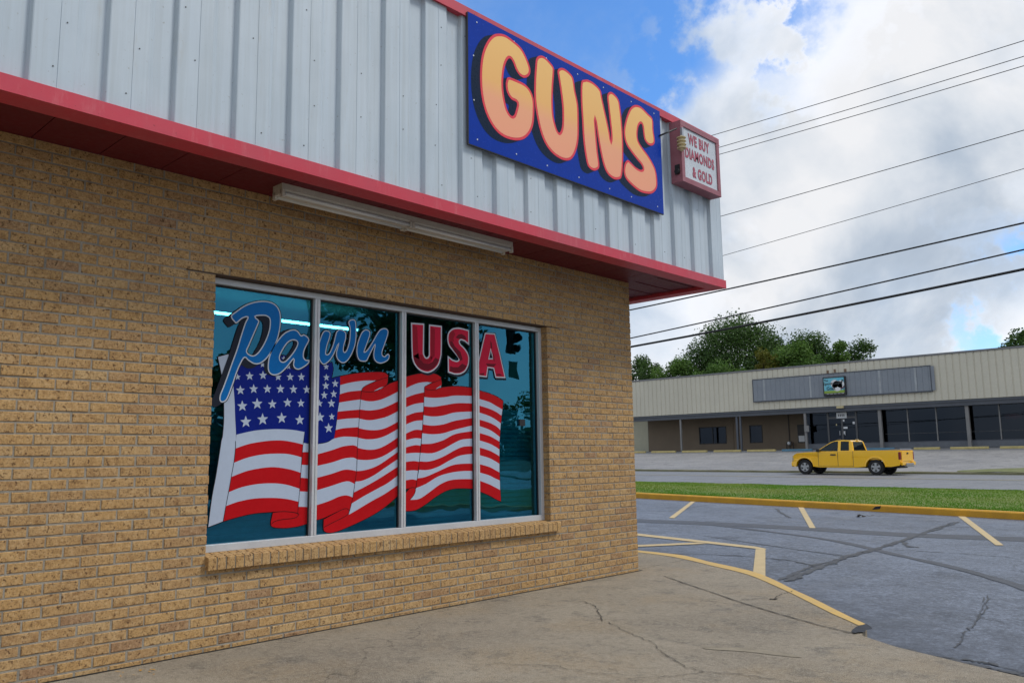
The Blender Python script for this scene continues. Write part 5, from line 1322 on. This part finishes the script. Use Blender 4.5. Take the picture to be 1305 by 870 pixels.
glassq([(-.65,-cy(beltz)+.12,beltz+.02),(-.65,cy(beltz)-.12,beltz+.02),(-.565,cy(1.46)-.12,1.46),(-.565,-cy(1.46)+.12,1.46)],'rear_window')
mb=MB(); mb.box((.95,-.8,.5),(.7,.8,1.04)); mb.box((-.64,-.8,.45),(1.0,.8,.52)); 
for s in (.38,-.38): mb.box((-.15,s-.24,.5),(.35,s+.24,.72)); mb.box((-.28,s-.24,.6),(-.12,s+.24,1.28))
mb.build('cabin_interior',M['grey_trim'],tr)
# doors with seams & handle
for s in (1,-1):
    y_=s*(HW+.004); m_=MB()
    d_=MB(); P=[(.92,.40),(.90,1.0),(.05,1.0),(.05,.40)]; L_=[(a,y_,b) for a,b in P]; d_.face(L_ if s<0 else L_[::-1]); do_=d_.build('door',M['truck'],tr)
    L_=[(a,y_,b) for a,b in [(.02,.40),(.02,1.0),(-.61,1.0),(-.61,.40)]]; d2=MB(); d2.face(L_ if s<0 else L_[::-1]); d2.build('rear_door',M['truck'],tr)
    for x_,z0_,z1_ in ((.935,.38,1.02),(.035,.38,1.02),(-.65,.36,1.05)): m_.box((x_-.006,y_-.002,z0_),(x_+.006,y_+.002,z1_))
    m_.box((-.64,y_-.002,.385),(.93,y_+.002,.395)); m_.build('door_seam',M['grey_trim'],tr)
    h_=MB(); h_.box((.12,y_,.86),(.36,y_+s*.03,.92)); h_.build('handle',M['black'],do_,bevel=.01)
    mr_=MB(); mr_.box((.84,s*(HW+.02),1.02),(.96,s*(HW+.20),1.17)); mr_.build('mirror',M['black'],tr,bevel=.03)
    mk=MB(); mk.box((2.24,s*(HW-.10),.60),(2.37,s*(HW-.01-.05),.86)); mk.build('headlight',M['headlight'],tr,bevel=.03)
    tl=MB(); tl.box((-2.83,s*(HW-.12),.66),(-2.70,s*(HW+.008),1.0)); tl.build('taillight',M['taillight'],tr,bevel=.03)
mb=MB(); mb.box((2.30,-.78,.34),(2.50,.78,.58)); mb.build('front_bumper',M['truck'],tr,bevel=.06)
for a_,b_3 in ((-.84,-.45),(.45,.84)): MB().box((-2.82,a_,.42),(-2.92,b_3,.58)).build('rear_bumper_corner',M['truck'],tr,bevel=.03)
mb=MB(); mb.box((-2.82,-.44,.36),(-2.98,.44,.52)); mb.build('rear_bumper',M['chrome'],tr,bevel=.02)
mb=MB(); mb.box((-2.815,-.70,.60),(-2.84,.70,1.03)); tg_=mb.build('tailgate',M['truck'],tr,bevel=.02); MB().box((-2.845,-.1,.90),(-2.86,.1,.97)).build('latch',M['black'],tg_)
mb=MB(); mb.box((2.39,-.55,.60),(2.42,.55,.78)); mb.build('grille',M['black'],tr)
mb=MB(); mb.box((-2.6,-.5,.3),(2.0,.5,.42)); mb.build('chassis',M['black'],tr)
mb=MB()
mb.face([(-2.78,-.72,1.15),(-1.95,-.72,1.08),(-1.95,.72,1.08),(-2.78,.72,1.15)]); mb.face([(-2.78,-.72,1.15),(-2.78,.72,1.15),(-2.78,.72,1.07),(-2.78,-.72,1.07)]); mb.face([(-2.78,.72,1.07),(-1.95,.72,1.07),(-1.95,.72,1.08),(-2.78,.72,1.15)]); mb.build('bed_cover',M['zinc'],tr)
MB().box((-.42,-.3,1.53),(-.52,-.1,1.575)).build('roof_lamp',M['cream'],tr)
def wheel(x,s):
    y=s*(HW-.11)
    w_=MB(); w_.lathe([(.20,-.10),(.315,-.105),(.335,-.08),(.335,.08),(.315,.105),(.20,.10)],(x,y,WR),'y',32)
    wo=w_.build('wheel',M['rubber'],tr,smooth=False)
    r_=MB(); o_=s*.085
    r_.lathe([(.215,o_),(.20,o_+s*.012),(.19,o_-s*.02),(.175,o_-s*.05),(.04,o_-s*.055),(.0,o_-s*.055)],(x,y,WR),'y',28)
    r_.build('rim',M['grey_trim'],wo)
    sp_=MB(); sp_.lathe([(.222,o_-s*.002),(.214,o_+s*.014),(.186,o_+s*.010),(.182,o_-s*.01)],(x,y,WR),'y',28)
    for k in range(5):
        a=2*math.pi*k/5+.3; c_,s_=math.cos(a),math.sin(a); n_=(-s_,c_)
        pts=[]
        for (rr,w2_) in ((.02,.038),(.19,.052)):
            for sg_ in (-1,1): pts.append((x+c_*rr+n_[0]*w2_*sg_,y+o_+s*(.006),WR+s_*rr+n_[1]*w2_*sg_))
        sp_.face([pts[0],pts[1],pts[3],pts[2]])
    sp_.lathe([(.05,o_+s*.004),(.045,o_+s*.02),(0,o_+s*.022)],(x,y,WR),'y',14)
    sp_.build('wheel_spokes',M['chrome'],wo)
for x in (FA,RA_):
    for s in (1,-1): wheel(x,s)
for o_ in [x for x in bpy.data.objects if x.type=='MESH' and (x.parent is tr or (x.parent and x.parent.parent is tr))]:
    for v_ in o_.data.vertices:
        if v_.co.x>1.95: v_.co.x=1.95+(v_.co.x-1.95)*.62
        elif v_.co.x<-2.1: v_.co.x=-2.1+(v_.co.x+2.1)*.78
# driver
pm=bpy.data.meshes.new('person'); V=[(0,0,0),(0,0,.28),(-.02,0,.46),(0,0,.56),(.03,0,.66),(.04,0,.76),(0,.20,.42),(.10,.25,.22),(.34,.20,.26),(0,-.20,.42),(.10,-.25,.22),(.34,-.18,.28),(.25,.09,-.02),(.25,-.09,-.02)]
E_=[(0,1),(1,2),(2,3),(3,4),(4,5),(2,6),(6,7),(7,8),(2,9),(9,10),(10,11),(0,12),(0,13)]
pm.from_pydata(V,E_,[]); po=link('person',pm,[M['shirt'],M['skin']])
sk=po.modifiers.new('skin','SKIN'); rad=[.15,.16,.15,.055,.09,.08,.07,.05,.035,.07,.05,.035,.09,.09]
for i,r_ in enumerate(rad): pm.skin_vertices[0].data[i].radius=(r_,r_*(1 if i not in(0,1,2) else 1.0))
pm.skin_vertices[0].data[0].use_root=True
po.modifiers.new('sub','SUBSURF').levels=1
dg=bpy.context.evaluated_depsgraph_get(); dg.update(); nm=bpy.data.meshes.new_from_object(po.evaluated_get(dg)); bpy.data.objects.remove(po)
for p_ in nm.polygons:
    c_=p_.center; p_.material_index=1 if (c_.z>.52 or c_.x>.2 and c_.z>.12) else 0; p_.use_smooth=True
nm.materials.clear(); nm.materials.append(M['shirt']); nm.materials.append(M['skin'])
po=bpy.data.objects.new('person',nm); COL.objects.link(po)
po.matrix_world=Matrix.Translation(tr.location)@Matrix.Rotation(math.pi,4,'Z')@Matrix.Translation((.08,.38,.74))
tag(po,'driver in dark clothing sitting at the wheel of the yellow truck','person')
hm=MB(); hm.lathe([(.0,.87),(.07,.86),(.10,.81),(.105,.75),(.09,.70)],(.02,0,0),'z',12); h_=hm.build('hair',M['hair'],po,smooth=True)

# ================================================================== SKY, SUN
w=bpy.data.worlds.new('World'); scene.world=w; w.use_nodes=True; nt=w.node_tree
for n in list(nt.nodes): nt.nodes.remove(n)
out=nt.nodes.new('ShaderNodeOutputWorld'); bg=nt.nodes.new('ShaderNodeBackground'); nt.links.new(bg.outputs[0],out.inputs[0])
SUN_EL,SUN_AZ=52,52   # azimuth measured from +Y towards +X
sky=nt.nodes.new('ShaderNodeTexSky'); sky.sky_type='NISHITA'; sky.sun_disc=False; sky.sun_elevation=R(SUN_EL); sky.sun_rotation=R(SUN_AZ); sky.air_density=1.0; sky.dust_density=.6; sky.ozone_density=2.2
tc=nt.nodes.new('ShaderNodeTexCoord'); DIR=tc.outputs['Generated']
sp=nt.nodes.new('ShaderNodeSeparateXYZ'); nt.links.new(DIR,sp.inputs[0])
def math_(op,a,b=None,c=None,cl=False):
    n=nt.nodes.new('ShaderNodeMath'); n.operation=op; n.use_clamp=cl
    for i,v in enumerate((a,b,c)):
        if v is None: continue
        if isinstance(v,(int,float)): n.inputs[i].default_value=v
        else: nt.links.new(v,n.inputs[i])
    return n.outputs[0]
zz=math_('ADD',math_('MAXIMUM',sp.outputs['Z'],0.0),.22)
cb_=nt.nodes.new('ShaderNodeCombineXYZ'); nt.links.new(math_('DIVIDE',sp.outputs['X'],zz),cb_.inputs[0]); nt.links.new(math_('DIVIDE',sp.outputs['Y'],zz),cb_.inputs[1]); nt.links.new(math_('MULTIPLY',sp.outputs['Z'],1.6),cb_.inputs[2])
V=DIR
n_big=noise_n(nt,V,2.6,6,.48,.3)
def shifted(off,sc,det,rough=.6,dist=.2):
    m_=nt.nodes.new('ShaderNodeMapping'); m_.inputs['Location'].default_value=off; nt.links.new(V,m_.inputs[0]); return noise_n(nt,m_.outputs[0],sc,det,rough,dist)
n_s1=shifted((3.1,1.7,.4),3.4,8,.54,.3); n_s2=shifted((7.3,-2.2,1.1),1.9,6,.5,.2); n_s3=shifted((1.3,5.2,2.1),7.5,8,.65,.2)
wnz=nt.nodes.new('ShaderNodeTexNoise'); wnz.inputs['Scale'].default_value=9; wnz.inputs['Detail'].default_value=6; wnz.inputs['Roughness'].default_value=.6; nt.links.new(DIR,wnz.inputs['Vector'])
wma=nt.nodes.new('ShaderNodeVectorMath'); wma.operation='MULTIPLY_ADD'; wma.inputs[1].default_value=(.045,.045,.045); nt.links.new(wnz.outputs['Color'],wma.inputs[0])
wad=nt.nodes.new('ShaderNodeVectorMath'); wad.operation='ADD'; wad.inputs[1].default_value=(-.0225,-.0225,-.0225); nt.links.new(DIR,wad.inputs[0]); nt.links.new(wad.outputs[0],wma.inputs[2])
hole=None
for (px,py,rad_,amp) in ((670,-50,17,.44),(915,55,7,.26),(1300,368,6.0,.46),(1020,15,5,.34),(1075,190,12,-.25),(1250,150,9,-.2),(960,210,7,-.2),(1130,370,9,-.1)):
    d=ray(px,py); vm=nt.nodes.new('ShaderNodeVectorMath'); vm.operation='DOT_PRODUCT'; vm.inputs[1].default_value=d; nt.links.new(wma.outputs[0],vm.inputs[0])
    mr=nt.nodes.new('ShaderNodeMapRange'); mr.interpolation_type='SMOOTHSTEP'; mr.inputs[1].default_value=math.cos(R(rad_)); mr.inputs[2].default_value=math.cos(R(rad_*.15)); mr.inputs[3].default_value=0; mr.inputs[4].default_value=amp
    nt.links.new(vm.outputs['Value'],mr.inputs[0]); hole=mr.outputs[0] if hole is None else math_('ADD',hole,mr.outputs[0])
dens=math_('SUBTRACT',math_('ADD',math_('MULTIPLY',n_big,.62),math_('MULTIPLY',n_s3,.38)),hole)
cov=ramp(nt,[(.0,0),(.10,.08),(.24,.5),(.42,1)],dens,'B_SPLINE')
shade=math_('ADD',math_('MULTIPLY',n_s1,.72),math_('MULTIPLY',n_s2,.28))
ccol=ramp(nt,[(.38,(.40,.49,.62)),(.46,(.55,.635,.75)),(.52,(.80,.85,.92)),(.575,(.98,.99,1.02))],shade)
bright=ramp(nt,[(.30,1.12),(.55,1.0),(.75,.93)],dens)
cl_=mix(nt,ccol.outputs[0],bright.outputs[0],1.0,'MULTIPLY')
SKYS=.15
skyc=mix(nt,sky.outputs[0],(.60,1.0,1.40),1.0,'MULTIPLY')
sc_=nt.nodes.new('ShaderNodeVectorMath'); sc_.operation='SCALE'; sc_.inputs['Scale'].default_value=SKYS; nt.links.new(skyc,sc_.inputs[0])
sc2=nt.nodes.new('ShaderNodeVectorMath'); sc2.operation='SCALE'; sc2.inputs['Scale'].default_value=.92; nt.links.new(cl_,sc2.inputs[0])
fin=mix(nt,sc_.outputs[0],sc2.outputs[0],cov.outputs[0])
nt.links.new(fin,bg.inputs[0]); bg.inputs[1].default_value=1.0
sl=bpy.data.lights.new('sun','SUN'); sl.energy=1.9; sl.angle=R(14); sl.color=(1,.96,.9)
so=bpy.data.objects.new('sun',sl); COL.objects.link(so)
sd=Vector((math.sin(R(SUN_AZ))*math.cos(R(SUN_EL)),math.cos(R(SUN_AZ))*math.cos(R(SUN_EL)),math.sin(R(SUN_EL))))
so.rotation_euler=sd.to_track_quat('Z','Y').to_euler(); so.location=(10,10,30)

scene.view_settings.view_transform='Standard'; scene.view_settings.look='None'; scene.view_settings.exposure=.07; scene.view_settings.gamma=1
scene.render.engine='CYCLES'; scene.cycles.max_bounces=8; scene.cycles.transparent_max_bounces=12
scene.render.resolution_x=1024; scene.render.resolution_y=682
